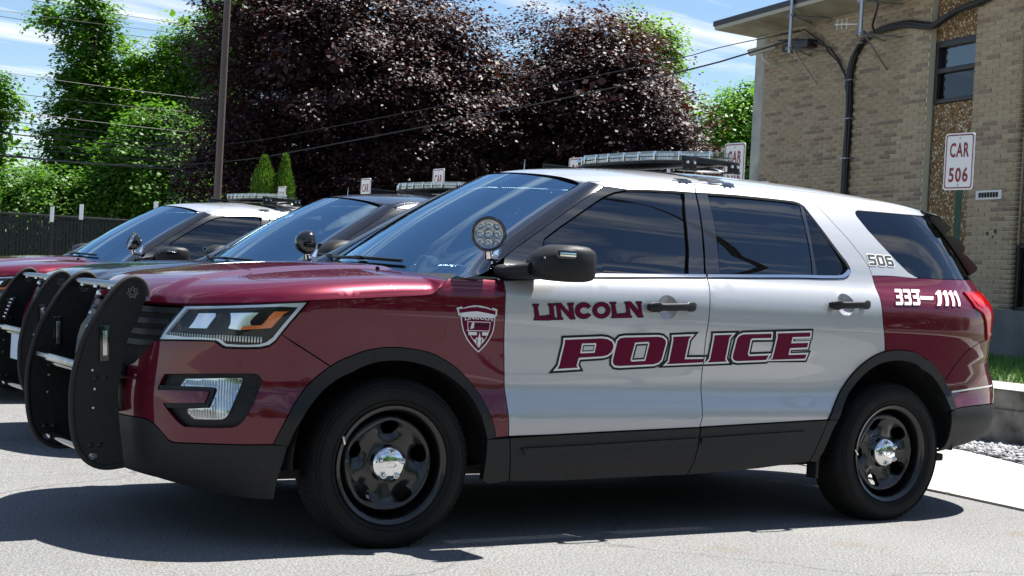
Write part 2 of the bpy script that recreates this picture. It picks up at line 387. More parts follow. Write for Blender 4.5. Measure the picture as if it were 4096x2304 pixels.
L_FAO = [(-.4925, .4343), (-.4718, .4832), (-.4487, .5336), (-.4169, .5892), (-.3824, .6386), (-.3439, .6855), (-.3059, .7235), (-.2762, .7500), (-.2381, .7800), (-.1943, .8040), (-.1465, .8186), (-.0900, .8280), (-.0318, .8320), (.0250, .8300), (.0800, .8235), (.1496, .8114), (.2076, .7863), (.2668, .756), (.3198, .7154), (.3687, .6697), (.4051, .6178), (.434, .5624), (.4613, .5058), (.4799, .4534)]
L_FAI = [(-.4306, .4314), (-.4171, .4754), (-.398, .5195), (-.3685, .5662), (-.340, .6035), (-.3100, .6405), (-.2675, .6855), (-.2275, .7203), (-.1703, .7526), (-.1016, .7725), (-.031, .7790), (.0414, .7758), (.1156, .7623), (.192, .7373), (.2509, .7052), (.3022, .6695), (.3391, .6308), (.3676, .5823), (.3954, .5266), (.4162, .483), (.4282, .4519)]
L_HEAD_B = [(-1.1196, .8108), (-1.0226, .8171), (-.9367, .822), (-.8673, .8255), (-.7987, .828), (-.784, .823), (-.760, .811), (-.7416, .8050), (-.690, .8055), (-.6357, .8073), (-.5761, .811), (-.536, .8205), (-.512, .8401), (-.4937, .8688)]
L_HEAD_R = [(-.4937, .8688), (-.4781, .8927), (-.4599, .9198), (-.4391, .9486), (-.413, .9854), (-.3969, 1.0078)]
L_HEAD_T = [(-.3969, 1.0078), (-.5248, .9984), (-.6717, .9874), (-.8455, .9757), (-1.0224, .9651)]
L_HEAD_L = [(-1.0224, .9651), (-1.0458, .9271), (-1.0811, .874), (-1.1002, .8392), (-1.1196, .8108)]
L_HOOD = [(SMID_F, .9630), (-1.36, .9632), (-1.2721, .9641), (-1.1376, .9655), (-1.0238, .9680), (-.8471, .9790), (-.673, .9904), (-.5256, 1.0010), (-.3976, 1.0108), (-.2345, 1.0249), (-.080, 1.0375), (.0749, 1.0491), (.1223, 1.0548), (.1405, 1.0613), (.1629, 1.0815), (.1893, 1.1049), (.2189, 1.1253)]
L_FB = [(-.4937, .8688), (-.4341, .8401), (-.3809, .8124), (-.331, .7843), (-.2764, .7490)]
L_BB = [(-.4925, .4335), (-.626, .4273), (-.7347, .4234), (-.8502, .4178), (-.970, .4100), (-1.0007, .4168), (-1.0207, .4337), (-1.0553, .4584), (-1.0869, .4787), (-1.1297, .4898), (-1.1851, .4913), (-1.244, .4888), (SMID_F, .4870)]
L_BL = [(SMID_F, .690), (-1.2900, .6906), (-1.2306, .7097), (-1.2003, .7378), (-1.1673, .7694), (-1.1369, .8031)]
L_FOG = [(-1.0298, .6781), (-.8991, .6891), (-.7451, .6997), (-.5879, .7078), (-.5667, .7041), (-.5528, .6893), (-.5525, .6709), (-.5676, .6323), (-.5838, .5953), (-.6081, .558), (-.6284, .5279), (-.6488, .5084), (-.6768, .496), (-.7345, .4909), (-.8093, .4866), (-.912, .4813), (-.9325, .4895), (-.9574, .5044), (-.9914, .531), (-1.022, .5577), (-1.045, .5912), (-1.0593, .621), (-1.0469, .647)]
L_FOGLENS = [(-.9205, .671), (-.8178, .6788), (-.7062, .6865), (-.6418, .6899), (-.6351, .6794), (-.6483, .6498), (-.6779, .5907), (-.6995, .5501), (-.7136, .5294), (-.7352, .5197), (-.8097, .5145), (-.8698, .512), (-.8877, .5214), (-.9072, .5369), (-.9032, .5536), (-.8485, .560), (-.7911, .5666), (-.7728, .6003), (-.7563, .6377), (-.7624, .644), (-.8521, .6412), (-.9485, .6381)]
L_FOGBAR = [(-1.055, .6140), (-.9728, .6198), (-.8903, .6238), (-.816, .6272), (-.7886, .6272), (-.794, .6111), (-.810, .5826), (-.8879, .5769), (-.9701, .5701), (-1.030, .5650)]
L_DGL = [(2.7822, 1.5735), (2.7932, 1.5833), (2.815, 1.5905), (2.9678, 1.5923), (3.1115, 1.5938), (3.3700, 1.597), (3.3964, 1.5033), (3.4212, 1.4374), (3.4826, 1.3555), (3.564, 1.2646), (3.4, 1.2600), (3.2171, 1.2556), (3.1193, 1.2530), (3.0731, 1.2535), (3.056, 1.2602), (3.0300, 1.2806), (2.9663, 1.3316), (2.9113, 1.3851), (2.8632, 1.4335), (2.8169, 1.4885), (2.7916, 1.5314), (2.779, 1.559)]
# ------------------------------------------------------------------ build one police utility vehicle
car = empty('police_suv')
tag(car, 'maroon and silver police SUV in front, door lettering reading LINCOLN POLICE', 'police car', 'police SUVs parked in a row')
# fender, bumper, doors, quarter
fender = panel('front_fender', smooth_line(L_HOOD[8:17], 0)+[(.30, 1.131), (.40, 1.131)]+L_FD[3:]+smooth_line(L_FAO[::-1][:17])+L_FB[::-1]+L_HEAD_R[1:], 'maroon', car)
mirror(fender)
bumper = panel('front_bumper', L_FB+smooth_line(L_FAO[:7][::-1])+L_BB+L_BL+L_HEAD_B, 'maroon', car, holes=[L_FOG], both=True)
lip = panel('lower_bumper', L_BB[::-1]+[(-.4306, .4300), (-.4702, .3077), (-.5000, .2100), (-.6395, .2127), (-.7634, .221), (-.954, .2400), (-1.1203, .252), (-1.38, .256), (SMID_F, .256)], 'black_plastic', car, both=True, offfn=lambda s, z: .012*sst(.42, .36, z))
fog = panel('fog_lamp_bezel', L_FOG, 'black_plastic', bumper, off=-.022, gap=-.004, rim=0)
fl = panel('fog_lamp', L_FOGLENS, 'reflector', bumper, off=-.013, gap=.001, rim=.012, res=.02)
panel('fog_lens', L_FOGLENS, 'fog_glass', fl, off=-.006, gap=0, rim=.006, res=.03)
for k in range(22):   # vertical flutes of the lens
    s0 = -.94+k*.0135; zz = [z for z in np.arange(.505, .69, .006) if inside(s0, z, offset_poly(L_FOGLENS, -.004))]
    runs = []
    for z in zz:
        if runs and z-runs[-1][-1] < .007: runs[-1].append(z)
        else: runs.append([z])
    b = MB()
    for rr in runs:
        if len(rr) > 1: b.tube([side_f(s0+(q-.6)*.0, q)[0]-side_f(s0, q)[1]*.0095 for q in (rr[0], (rr[0]+rr[-1])/2, rr[-1])], .0026, 6)
    if b.v: b.obj('lens_flute', 'bright_metal', fl)
barp = panel('fog_bar', L_FOGBAR, 'maroon', bumper, off=.004, gap=0, rim=.03)
panel('fog_bar_surround', offset_poly(L_FOGBAR, .019), 'black_plastic', bumper, off=-.004, gap=0, rim=.02)
for o in list(bumper.children): mirror(o)
DOORF = L_FD[3:]+L_CTF[1:]+L_GD[8:][::-1]+[(1.5071, 1.1823), (1.0092, 1.1599), (.70, 1.144), (.56, 1.1335)]
fdoor = panel('front_door', DOORF, 'silver', car, holes=[disc_poly(1.365, 1.045, .056, .052)])
RD_IN = [(1.638, 1.1891), (1.6484, 1.1888), (2.238, 1.2142), (2.3839, 1.2172), (2.4922, 1.2218), (2.5367, 1.2253), (2.5750, 1.2400), (2.599, 1.2627), (2.598, 1.2842), (2.585, 1.311), (2.554, 1.3484), (2.512, 1.4088), (2.467, 1.4847), (2.436, 1.5453), (2.422, 1.5828), (2.400, 1.5979), (2.366, 1.6046), (2.184, 1.6073), (1.981, 1.608), (1.805, 1.604), (1.7247, 1.6004)]
rdoor = panel('rear_door', L_ROOF[11:]+L_RD[1:]+smooth_line(L_RAO[:8][::-1])+L_CTR[::-1]+L_GD[8:][::-1]+RD_IN[1:]+[(1.739, 1.6227)], 'silver', car, holes=[disc_poly(2.488, 1.096, .056, .052)])
panel('door_header', [(1.18, 1.592), (1.2527, 1.6151), (1.3349, 1.6300), (1.4721, 1.6394), (1.6311, 1.6471), (1.7542, 1.6503), (1.739, 1.6227), (1.7247, 1.6004), (1.65, 1.599), (1.5903, 1.5985), (1.4351, 1.5925), (1.31, 1.584)], 'silver', fdoor)
panel('window_frame', L_ROOF[:7]+[(1.18, 1.592), (1.31, 1.584), (1.2865, 1.579), (1.2229, 1.5657), (1.1711, 1.547), (1.1284, 1.5276), (1.0648, 1.494), (.9883, 1.451), (.8683, 1.382), (.777, 1.324), (.7517, 1.273), (.6982, 1.150), (.56, 1.1345), (.488, 1.129), (.509, 1.167), (.537, 1.201)], 'pillar_gloss', fdoor, off=-.002)
panel('window_glass', [(.777, 1.321), (.8683, 1.379), (.9883, 1.4484), (1.0648, 1.4912), (1.1284, 1.5246), (1.1711, 1.5441), (1.2229, 1.5627), (1.2865, 1.5759), (1.4351, 1.5853), (1.5903, 1.5914), (1.6256, 1.5881), (1.6139, 1.56), (1.5854, 1.4829), (1.5622, 1.389), (1.5474, 1.3155), (1.5148, 1.2015), (1.3758, 1.1945), (1.1954, 1.1863), (1.02, 1.1783), (.8252, 1.1645), (.6982, 1.1525), (.7517, 1.273)], 'tinted_glass', fdoor, off=-.006, gap=.002, rim=.004)
panel('b_pillar_trim', [(1.6511, 1.5983), (1.7224, 1.6006), (1.7061, 1.5475), (1.6862, 1.4747), (1.6723, 1.4142), (1.6525, 1.3212), (1.633, 1.2048), (1.5335, 1.2003), (1.547, 1.2571), (1.562, 1.3163), (1.5765, 1.3899), (1.5999, 1.4839), (1.6253, 1.5493)], 'pillar_gloss', fdoor, off=-.002, rim=.01)
panel('b_pillar_trim', [(1.729, 1.5995), (1.8023, 1.6035), (1.7819, 1.5339), (1.7686, 1.465), (1.7586, 1.4009), (1.7448, 1.3263), (1.7315, 1.2113), (1.640, 1.2072), (1.6480, 1.2623), (1.6600, 1.3215), (1.6780, 1.4145), (1.6920, 1.475), (1.7111, 1.5479)], 'pillar_gloss', rdoor, off=-.002, rim=.01)
panel('window_glass', [(1.800, 1.5925), (1.9699, 1.5957), (2.1233, 1.5969), (2.2803, 1.5962), (2.397, 1.5894), (2.3763, 1.5357), (2.3601, 1.4562), (2.3500, 1.3788), (2.338, 1.29), (2.3299, 1.235), (2.1528, 1.2287), (1.7315, 1.2113), (1.7472, 1.3264), (1.7572, 1.3822), (1.7686, 1.465), (1.7819, 1.5339)], 'tinted_glass', rdoor, off=-.006, gap=.002, rim=.004)
panel('quarter_glass', [(2.4140, 1.5762), (2.4386, 1.5304), (2.471, 1.4614), (2.5064, 1.3948), (2.5352, 1.336), (2.5500, 1.3011), (2.5520, 1.2778), (2.543, 1.2559), (2.5158, 1.2442), (2.4549, 1.2398), (2.365, 1.2367), (2.3657, 1.2847), (2.3731, 1.3699), (2.3902, 1.4721)], 'dark_glass', rdoor, off=-.006, gap=.002, rim=.004)
panel('quarter_divider', [(2.399, 1.590), (2.4150, 1.582), (2.3890, 1.4721), (2.3720, 1.3699), (2.3645, 1.2847), (2.3640, 1.2367), (2.332, 1.235), (2.340, 1.29), (2.352, 1.3788), (2.362, 1.4562), (2.378, 1.5357)], 'pillar_gloss', rdoor, off=-.003, gap=.001, rim=.006)
def strip(lo, hi): return lo+hi[::-1]
panel('belt_moulding', strip([(.56, 1.1345), (.70, 1.1455), (1.0092, 1.1615), (1.5071, 1.1835), (1.632, 1.1885)], [(.56, 1.140), (.70, 1.1535), (1.0193, 1.1773), (1.5165, 1.1998), (1.634, 1.2048)]), 'satin_chrome', fdoor, off=.006, gap=.001, rim=.014, res=.03)
panel('belt_moulding', strip([(1.643, 1.1890), (2.238, 1.2150), (2.3839, 1.2180), (2.4922, 1.2225), (2.5367, 1.2260), (2.575, 1.2410), (2.598, 1.2640)], [(1.643, 1.2055), (2.2433, 1.2305), (2.3881, 1.2345), (2.4962, 1.2385), (2.530, 1.2440), (2.556, 1.2570), (2.580, 1.2760)]), 'satin_chrome', rdoor, off=.006, gap=.001, rim=.014, res=.03)
for nm, dr, top, bot in (('door_cladding', fdoor, L_CTF, [(1.5905, .4013), (1.5801, .3269), (1.5547, .2669), (1.267, .2652), (.8308, .2582), (.5762, .264), (.5642, .3479)]),
                         ('door_cladding', rdoor, L_CTR, L_RLO[1:]+[(1.9777, .2865), (1.5547, .2669), (1.5801, .3269), (1.5905, .4013)])):
    cl = panel(nm, list(top)+list(bot), 'black_plastic', dr, off=.010, rim=.03)
panel('cladding_strip', [(.6091, .4098), (1.0337, .423), (1.578, .444), (1.578, .4215), (1.0369, .4001), (.6335, .3811)], 'black_plastic', fdoor, off=.019, gap=0, rim=.012)
panel('cladding_strip', [(1.602, .4450), (2.241, .472), (2.2451, .4463), (1.602, .4185)], 'black_plastic', rdoor, off=.019, gap=0, rim=.012)
fcl = panel('fender_cladding', [(.4282, .4519), (.4799, .4534), (.5453, .4562), (.5642, .3479), (.5762, .264), (.4719, .2539), (.438, .2688), (.4353, .3518), (.4329, .4027)], 'black_plastic', car, off=.010, rim=.03); mirror(fcl)
a1 = panel('wheel_arch_trim', smooth_line(L_FAO)+smooth_line(L_FAI[::-1]), 'black_plastic', car, off=.012, rim=.05, gap=.0012, res=.03, offfn=lambda s, z: -.010*sst(.462, .490, math.hypot(s+.01, z-.343))); mirror(a1)
a2 = panel('wheel_arch_trim', smooth_line(L_RAO)+smooth_line(L_RAI[::-1]), 'black_plastic', car, off=.010, rim=.05, gap=.0012, res=.03); mirror(a2)
a3 = panel('arch_foot', L_RLO+L_RLI[::-1], 'black_plastic', car, off=.010, rim=.04); mirror(a3)
# door handles and their scoops
def disc_poly(s0, z0, rs, rz, n=22): return [(s0+rs*math.cos(2*math.pi*i/n), z0+rz*math.sin(2*math.pi*i/n)) for i in range(n)]
def dished(s0, z0, rs, rz, dep):
    def f(s, z):
        p, n = side_f(s, z); q = ((s-s0)/rs)**2+((z-z0)/rz)**2
        if q >= 1: return p, n
        h = lambda a, b: -dep*max(0, 1-((a-s0)/rs)**2-((b-z0)/rz)**2)
        e = .002; t1 = Vector((1, 0, (0))); gx = (h(s+e, z)-h(s-e, z))/(2*e); gz = (h(s, z+e)-h(s, z-e))/(2*e)
        n2 = (n-Vector((gx, 0, gz))).normalized(); return p+n*(h(s, z)-.0004), n2
    return f
for dr, s0, z0, w, zs in ((fdoor, 1.375, 1.0475, .132, 1.045), (rdoor, 2.498, 1.096, .128, 1.096)):
    panel('handle_scoop', disc_poly(s0-.010, zs, .062, .058), 'silver', dr, gap=0, rim=0, res=.012, fn=dished(s0-.010, zs, .062, .058, .026))
    b = MB(); y0 = side_f(s0, z0)[0].y; n = 18; P = []
    prof = lambda t: (.017 if abs(t) > .62 else .0125)*(1 if abs(t) < .93 else .75)
    V = []; F = []; m = 12
    for i in range(n+1):
        t = -1+2*i/n; r = prof(t); out = .042-.018*abs(t)**3; yy = side_f(s0+t*w, z0)[0].y-out
        for j in range(m):
            a = 2*math.pi*j/m; ca, sa = math.cos(a), math.sin(a)
            V.append((s0+t*w+.0, yy+.009*(abs(ca)**.6)*(1 if ca > 0 else -1), z0+.006*t+1.35*r*(abs(sa)**.6)*(1 if sa > 0 else -1)))
    for i in range(n):
        for j in range(m): F.append((i*m+j, i*m+(j+1) % m, (i+1)*m+(j+1) % m, (i+1)*m+j))
    F += [tuple(range(m)), tuple(n*m+j for j in range(m))]
    b.add(V, F)
    for e in (-.85, .85): b.box((s0+e*w, side_f(s0+e*w, z0)[0].y-.008, z0+.006*e), (.03, .036, .026), bev=.005)
    b.obj('door_handle', 'black_plastic', dr, 50)
    if dr is fdoor:
        yy = side_f(s0+.112, z0)[0].y-.046; MB().lathe([(.0001, 0), (.008, 0), (.010, .002), (.010, .006)], 14, 'Y', (s0+.108, yy+.012, z0+.006)).obj('key_lock', 'dark_metal', dr)
# rear quarter, bumper, tailgate
TAILI = [(3.2771, 1.191), (3.2793, 1.152), (3.2900, 1.111), (3.3616, 1.083), (3.399, 1.0393), (3.425, .9700), (3.4391, .9400)]
L_RB = [(3.4391, .9400), (3.3675, .930), (3.2563, .8859), (3.205, .8315), (3.161, .7733), (3.1287, .7200)]
L_SPLIT = [(2.752, 1.2500), (2.8209, 1.2526), (2.9087, 1.2541), (2.9911, 1.2524), (3.0548, 1.250)]
L_RTOP = [(2.423, 1.6550), (2.60, 1.6540), (2.80, 1.6500), (3.00, 1.6430), (3.15, 1.6350), (3.28, 1.6270), (3.40, 1.6200)]
qp = panel('quarter_panel', L_SPLIT+L_DGL[9:14][::-1]+[(3.60, 1.235), (3.60, 1.198), (3.45, 1.1945)]+TAILI+L_RB[1:]+smooth_line(L_RAO[8:16][::-1])+L_RD[10:][::-1], 'maroon', car, gap=.0018); mirror(qp)
qu = panel('quarter_panel_upper', L_RTOP+[(3.42, 1.603), (3.3700, 1.5985)]+L_DGL[:5][::-1]+L_DGL[14:][::-1]+[(3.066, 1.2535)]+L_SPLIT[::-1]+L_RD[:10][::-1], 'silver', car, gap=.0012); mirror(qu)
dg = panel('quarter_window', L_DGL, 'dark_glass', car, off=-.003, gap=.003, rim=.004); mirror(dg)
rb = panel('rear_bumper', L_RB+L_RAO[15:]+[(3.2204, .5827), (3.3079, .5886), (3.4355, .5917), (3.5714, .5893), (3.9, .588), (SMID_R, .587), (SMID_R, .90), (3.9, .91), (3.56, .935)], 'maroon', car, both=True)
rl = panel('rear_lower_bumper', [(3.1712, .5757), (3.2204, .5827), (3.3079, .5886), (3.4355, .5917), (3.5714, .5893), (3.9, .588), (SMID_R, .587), (SMID_R, .41), (3.7, .415), (3.4811, .412), (3.3263, .3905), (3.2101, .3700), (3.1088, .346), (3.1428, .3809), (3.151, .4221), (3.1511, .4759), (3.1467, .5174), (3.1404, .5624)], 'black_plastic', car, both=True, off=.002)
rs_ = panel('reflective_strip', [(3.1606, .6576), (3.2787, .6726), (3.40, .680), (3.5628, .684), (3.5628, .692), (3.40, .688), (3.2787, .6810), (3.1606, .6664)], 'white_vinyl', rb, off=.002, gap=0, rim=0)
tg = panel('tailgate', [(3.56, .940), (3.9, .915), (SMID_R, .905), (SMID_R, 1.245), (3.9, 1.240), (3.605, 1.235), (3.605, 1.195), (3.52, 1.19), (3.53, 1.08), (3.51, .98)], 'maroon', car, both=True)
panel('rear_window', [(3.575, 1.2560), (3.9, 1.252), (SMID_R, 1.250), (SMID_R, 1.60), (3.40, 1.600), (3.405, 1.5033), (3.43, 1.4374), (3.49, 1.3555)], 'dark_glass', tg, both=True, off=-.003, rim=.004)
tl = panel('tail_light', [(3.2771, 1.191), (3.45, 1.1945), (3.515, 1.190), (3.525, 1.08), (3.505, .98), (3.4711, .931), (3.4391, .9400), (3.425, .9700), (3.399, 1.0393), (3.3616, 1.083), (3.2900, 1.111), (3.2793, 1.152)], 'red_lens', car, off=.010, rim=.02, res=.03)
panel('brake_lens', [(3.3176, 1.1748), (3.43, 1.178), (3.428, 1.1559), (3.3743, 1.1101), (3.3239, 1.1257), (3.310, 1.148)], 'red_bright', tl, off=.012, gap=0, rim=0, res=.03)
mirror(tl)
# three light housings on the rear window, each side
for k, (zt, zb) in enumerate(((1.592, 1.50), (1.495, 1.395), (1.40, 1.290))):
    st, sb = 3.43+.05*(1.592-zt)/.1*1.0+.02, 3.43+.05*(1.592-zb)/.1*1.0+.02
    def o_(s, z, d):
        p, n = side_f(s, z); return p+n*d
    ds = .30; V = []
    for s in (st, st+ds):
        for z, d in ((zt, .004), (zt-.010, .030), (zt-.03, .046), (zb+.014, .062), (zb, .050), (zb-.004, .004)): V.append(o_(s+(zt-z)*.45, z, d))
    F = [(i, i+1, 6+i+1, 6+i) for i in range(5)]+[(5, 4, 3, 2, 1, 0), (6, 7, 8, 9, 10, 11)]
    b = MB().add(V, F).obj('window_light_housing', 'housing', tg, 50); mirror(b)
# ---- hood: height field with a rolled edge
HB = [Vector(lift(s, z)) for s, z in densify(smooth_line(L_HOOD, 1), .03, False)]
HB = [Vector((p.x, min(p.y, 0), p.z)) for p in HB]
HZ = pchip([-1.0, -.88, -.80, -.70, -.60, -.40, -.20, 0, .20, .40], [.98, 1.030, 1.058, 1.084, 1.103, 1.133, 1.154, 1.168, 1.172, 1.168])
cowl = [(.2189, HB[-1].y), (.235, -.80), (.215, -.60), (.180, -.40), (.155, -.20), (.145, 0.)]
hpoly = [(p.x, p.y) for p in HB]+cowl[1:]
hb_np = np.array([(p.x, p.y) for p in HB]); hb_z = np.array([p.z for p in HB])
def hood_d(u, y):
    a = hb_np[:-1]; b = hb_np[1:]; ab = b-a; t = np.clip(((np.array((u, y))-a)*ab).sum(1)/((ab**2).sum(1)+1e-12), 0, 1)
    q = a+ab*t[:, None]; d = np.hypot(q[:, 0]-u, q[:, 1]-y); i = int(d.argmin()); return float(d[i]), float(hb_z[i]+(hb_z[i+1]-hb_z[i])*t[i]), q[i]
def ztop(u, y):
    a = abs(y); return HZ(u)-.030*(a/.8)**2-.012*sst(.40, .50, a)
def hood_z(u, y):
    d, zb, q = hood_d(u, y); zt = ztop(u, y); rd = .16
    if d >= rd: return zt
    dz = max(ztop(*q)-zb, .004); t = 1-d/rd
    return zt-dz*(1-(max(0, 1-t**2.3))**(1/1.9))
rings = []
for k in (.002, .006, .012, .02, .032, .05, .075, .105, .135):
    for i in range(1, len(HB)-1):
        t = (HB[i+1]-HB[i-1]); n = Vector((t.y, -t.x)).normalized()
        for sg in (1, -1):
            q = (HB[i].x+n.x*k*sg, HB[i].y+n.y*k*sg)
            if inside(*q, hpoly) and abs(hood_d(*q)[0]-k) < k*.15: rings.append(q)
V2, F2 = triangulate(hpoly, [], .05, .03, rings)
us = sorted({i for f in F2 for i in f}); mm = {i: k for k, i in enumerate(us)}; P = []; Nn = []
for i in us:
    u, y = V2[i]; P.append(Vector((u, y, hood_z(u, y)))); e = .0012
    dd = hood_d(u, y)[0]
    cx, cy = u, y
    if dd < .004:   # step inside for the derivative
        q = hood_d(u, y)[2]; c = Vector((max(u, -.5)+.25*(1 if u < -.55 else 0), y*.6)); v = (Vector((c.x if u < -.55 else u, c.y))-Vector((u, y))).normalized(); cx, cy = u+v.x*.005, y+v.y*.005
    gx = (hood_z(cx+e, cy)-hood_z(cx-e, cy))/(2*e); gy = (hood_z(cx, cy+e)-hood_z(cx, cy-e))/(2*e) if abs(cy) > 2*e else 0
    Nn.append(Vector((-gx, -gy, 1)).normalized())
F = [tuple(mm[i] for i in f) for f in F2]
F = [f if (P[f[1]]-P[f[0]]).cross(P[f[2]]-P[f[0]]).z > 0 else f[::-1] for f in F]
nb = len(P); seq = []
for p in HB:   # folded edge under the rolled rim
    pass
P += [Vector((p.x, -p.y, p.z)) for p in P]; Nn += [Vector((n.x, -n.y, n.z)) for n in Nn]; F += [tuple(i+nb for i in f[::-1]) for f in F]
hood = mkobj('hood', P, F, 'maroon', car, normals=Nn)
skirt = MB()
for sg in (1, -1):
    V = []; 
    for p in HB: V += [(p.x, sg*p.y, p.z), (p.x*.985+.005, sg*p.y*.975, p.z-.012)]
    skirt.add(V, [(2*i, 2*i+2, 2*i+3, 2*i+1) for i in range(len(HB)-1)])
skirt.obj('hood_edge', 'maroon', hood)
# ---- cowl, windshield, pillars, roof
def ws_p(a, b):
    u = .416+(1.117-.416)*b-(.185-.075*b)*(1-a*a)*(.6+.4*(1-a*a)); y = a*(.697+(.561-.697)*b); z = 1.165+(1.598-1.165)*b+(-.012+.068*b)*(1-a*a)
    k = .030*4*b*(1-b)*(1-.3*a*a); return Vector((u-.52*k, y, z+.85*k))
def grid_obj(name, fn, na, nb_, a0, a1, b0, b1, material, parent, flip=False):
    V = []; Nn = []; F = []
    for j in range(nb_+1):
        for i in range(na+1):
            a = a0+(a1-a0)*i/na; b = b0+(b1-b0)*j/nb_; e = .004; p = fn(a, b)
            n = (fn(a+e, b)-fn(a-e, b)).cross(fn(a, b+e)-fn(a, b-e)).normalized()
            if flip: n = -n
            V.append(p); Nn.append(n)
    for j in range(nb_):
        for i in range(na):
            q = (j*(na+1)+i, j*(na+1)+i+1, (j+1)*(na+1)+i+1, (j+1)*(na+1)+i); F.append(q[::-1] if flip else q)
    return mkobj(name, V, F, material, parent, normals=Nn)
wsh = grid_obj('windshield', ws_p, 28, 20, -1, 1, -.10, 1, 'windshield_glass', car, True)
grid_obj('shade_band', lambda a, b: ws_p(a, b)-Vector((-.004, 0, .006)), 24, 3, -1, 1, -.12, .045, 'black_gloss', wsh, True)
cb = MB(); 
for sg in (1, -1):
    V = []; 
    for i in range(13):
        t = i/12; y = -.80*t; q = ws_p(-t*.98, -.02); V += [(q.x+.01, sg*y*1.0, q.z-.004), (q.x-.10, sg*y, q.z-.035), (q.x-.17, sg*y*1.0, 1.105)]
    cb.add(V, [(3*i+j, 3*i+3+j, 3*i+4+j, 3*i+1+j) for i in range(12) for j in range(2)])
cb.obj('cowl', 'black_plastic', car)
# A pillar: strip between glass edge and door frame line
gl = densify(smooth_line([(.30, 1.131), (.42, 1.155)]+L_ROOF[:7], 1), .05, False)
for sg in (1,):
    V = []; Nn = []; F = []; n = 26
    Lp = [Vector(lift(*q)) for q in gl]
    def along(Ls, t):
        x = t*(len(Ls)-1); i = min(int(x), len(Ls)-2); return Ls[i].lerp(Ls[i+1], x-i)
    inner_ = [ws_p(-1, -.12+1.12*k/30) for k in range(31)]
    for i in range(n+1):
        t = i/n; A_ = along(inner_, t); B_ = along(Lp, t)
        nb2 = Vector(nrm(*B_)); na = Vector((-.45, -.55, .70)).normalized()
        for j in range(6):
            w = j/5; p = A_.lerp(B_, w); bul = (na.lerp(nb2, w)).normalized(); k = .022*math.sin(math.pi*w); V.append(p+bul*(k+.003)-nb2*.003*w)
    for i in range(n):
        for j in range(5): F.append((i*6+j, i*6+j+1, (i+1)*6+j+1, (i+1)*6+j))
    b = MB().add(V, F).obj('a_pillar', 'black_gloss', car, 60)
    if b.data.polygons[40].normal.y > 0:
        b.data.flip_normals()
    mirror(b)
# roof
RE = [Vector(lift(*q)) for q in densify(smooth_line(L_ROOF[6:]+L_RTOP[1:], 1), .05, False)]
RE = [ws_p(-1, 1)+Vector((.0, 0, .004))]+RE[0:]
RCZ = pchip([.95, 1.02, 1.2, 1.5, 1.9, 2.3, 2.7, 3.0, 3.3, 3.6, 3.75], [1.645, 1.664, 1.694, 1.722, 1.742, 1.748, 1.740, 1.724, 1.698, 1.662, 1.640])
nr = len(RE)-1
def roof_p(a, b):
    """a in -1..1 across, b 0..1 along"""
    t = 1-abs(a); x = min(max(b, 0), 1)*nr; i = min(int(x), nr-1); E_ = RE[i].lerp(RE[i+1], x-i)
    cu = 1.012+(3.70-1.012)*b; ct = Vector((cu, 0, RCZ(cu)))
    q = Vector((E_.x, E_.y, min(E_.z, 1.66))); w = abs(E_.y)
    dz = .01; sl = (ws(min(E_.x, 3.0), E_.z+dz)-ws(min(E_.x, 3.0), E_.z-dz))/(2*dz); T1 = Vector((0, -sl, 1)); T1 = T1.normalized()*.16; T1.x = (ct.x-E_.x)*.3
    T2 = Vector(((ct.x-E_.x)*.9, .62*w/.63, 0))
    h00 = 2*t**3-3*t*t+1; h10 = t**3-2*t*t+t; h01 = -2*t**3+3*t*t; h11 = t**3-t*t
    p = E_*h00+T1*h10+ct*h01+T2*h11
    return Vector((p.x, p.y if a <= 0 else -p.y, p.z))
def roof_grid():
    na = 40; nb_ = 60; V = []; Nn = []; F = []
    aa = [-1+2*i/na for i in range(na+1)]; aa = [math.copysign(1-(1-abs(a))**1.35, a) if a else 0. for a in aa]
    for j in range(nb_+1):
        for a in aa:
            b = j/nb_; V.append(roof_p(a, b)); e = .004
            da = roof_p(min(a+e, .9999), b)-roof_p(max(a-e, -.9999), b); db = roof_p(a*.9999, min(b+.01, 1))-roof_p(a*.9999, max(b-.01, 0)); n = db.cross(da)
            n = -n if n.z < 0 else n; Nn.append(n.normalized())
    for j in range(nb_):
        for i in range(na): F.append((j*(na+1)+i, (j+1)*(na+1)+i, (j+1)*(na+1)+i+1, j*(na+1)+i+1))
    return mkobj('roof', V, F, 'silver', car, normals=Nn)
roof = roof_grid()
# roof ditch mouldings, rear spoiler
for sg in (-1, 1):
    path = []
    for k in range(40):
        b = .012+.80*k/39; p = roof_p(-.90+.10*max(0, 1-b*8), b); path.append((p.x, sg*-abs(p.y)*-1 if sg > 0 else p.y, p.z-.006))
    MB().tube(path, .010, 8).obj('roof_moulding', 'silver', roof)
sp = MB(); V = []; ny = 20
for j in range(ny+1):
    y = -.60+1.2*j/ny; k = (abs(y)/.60)**3; x0 = 3.50-.10*k; z0 = 1.672-.055*k
    V += [(x0, y, z0+.004), (x0+.12, y, z0-.012), (x0+.20-.05*k, y, z0-.035), (x0+.19-.05*k, y, z0-.055), (x0+.08, y, z0-.075), (x0-.02, y, z0-.06)]
sp.add(V, [(6*j+i, 6*j+(i+1) % 6, 6*j+6+(i+1) % 6, 6*j+6+i) for j in range(ny) for i in range(6)]+[(0, 1, 2, 3, 4, 5), tuple(6*ny+i for i in range(6))])
sp.obj('rear_spoiler', 'black_gloss', car, 50)
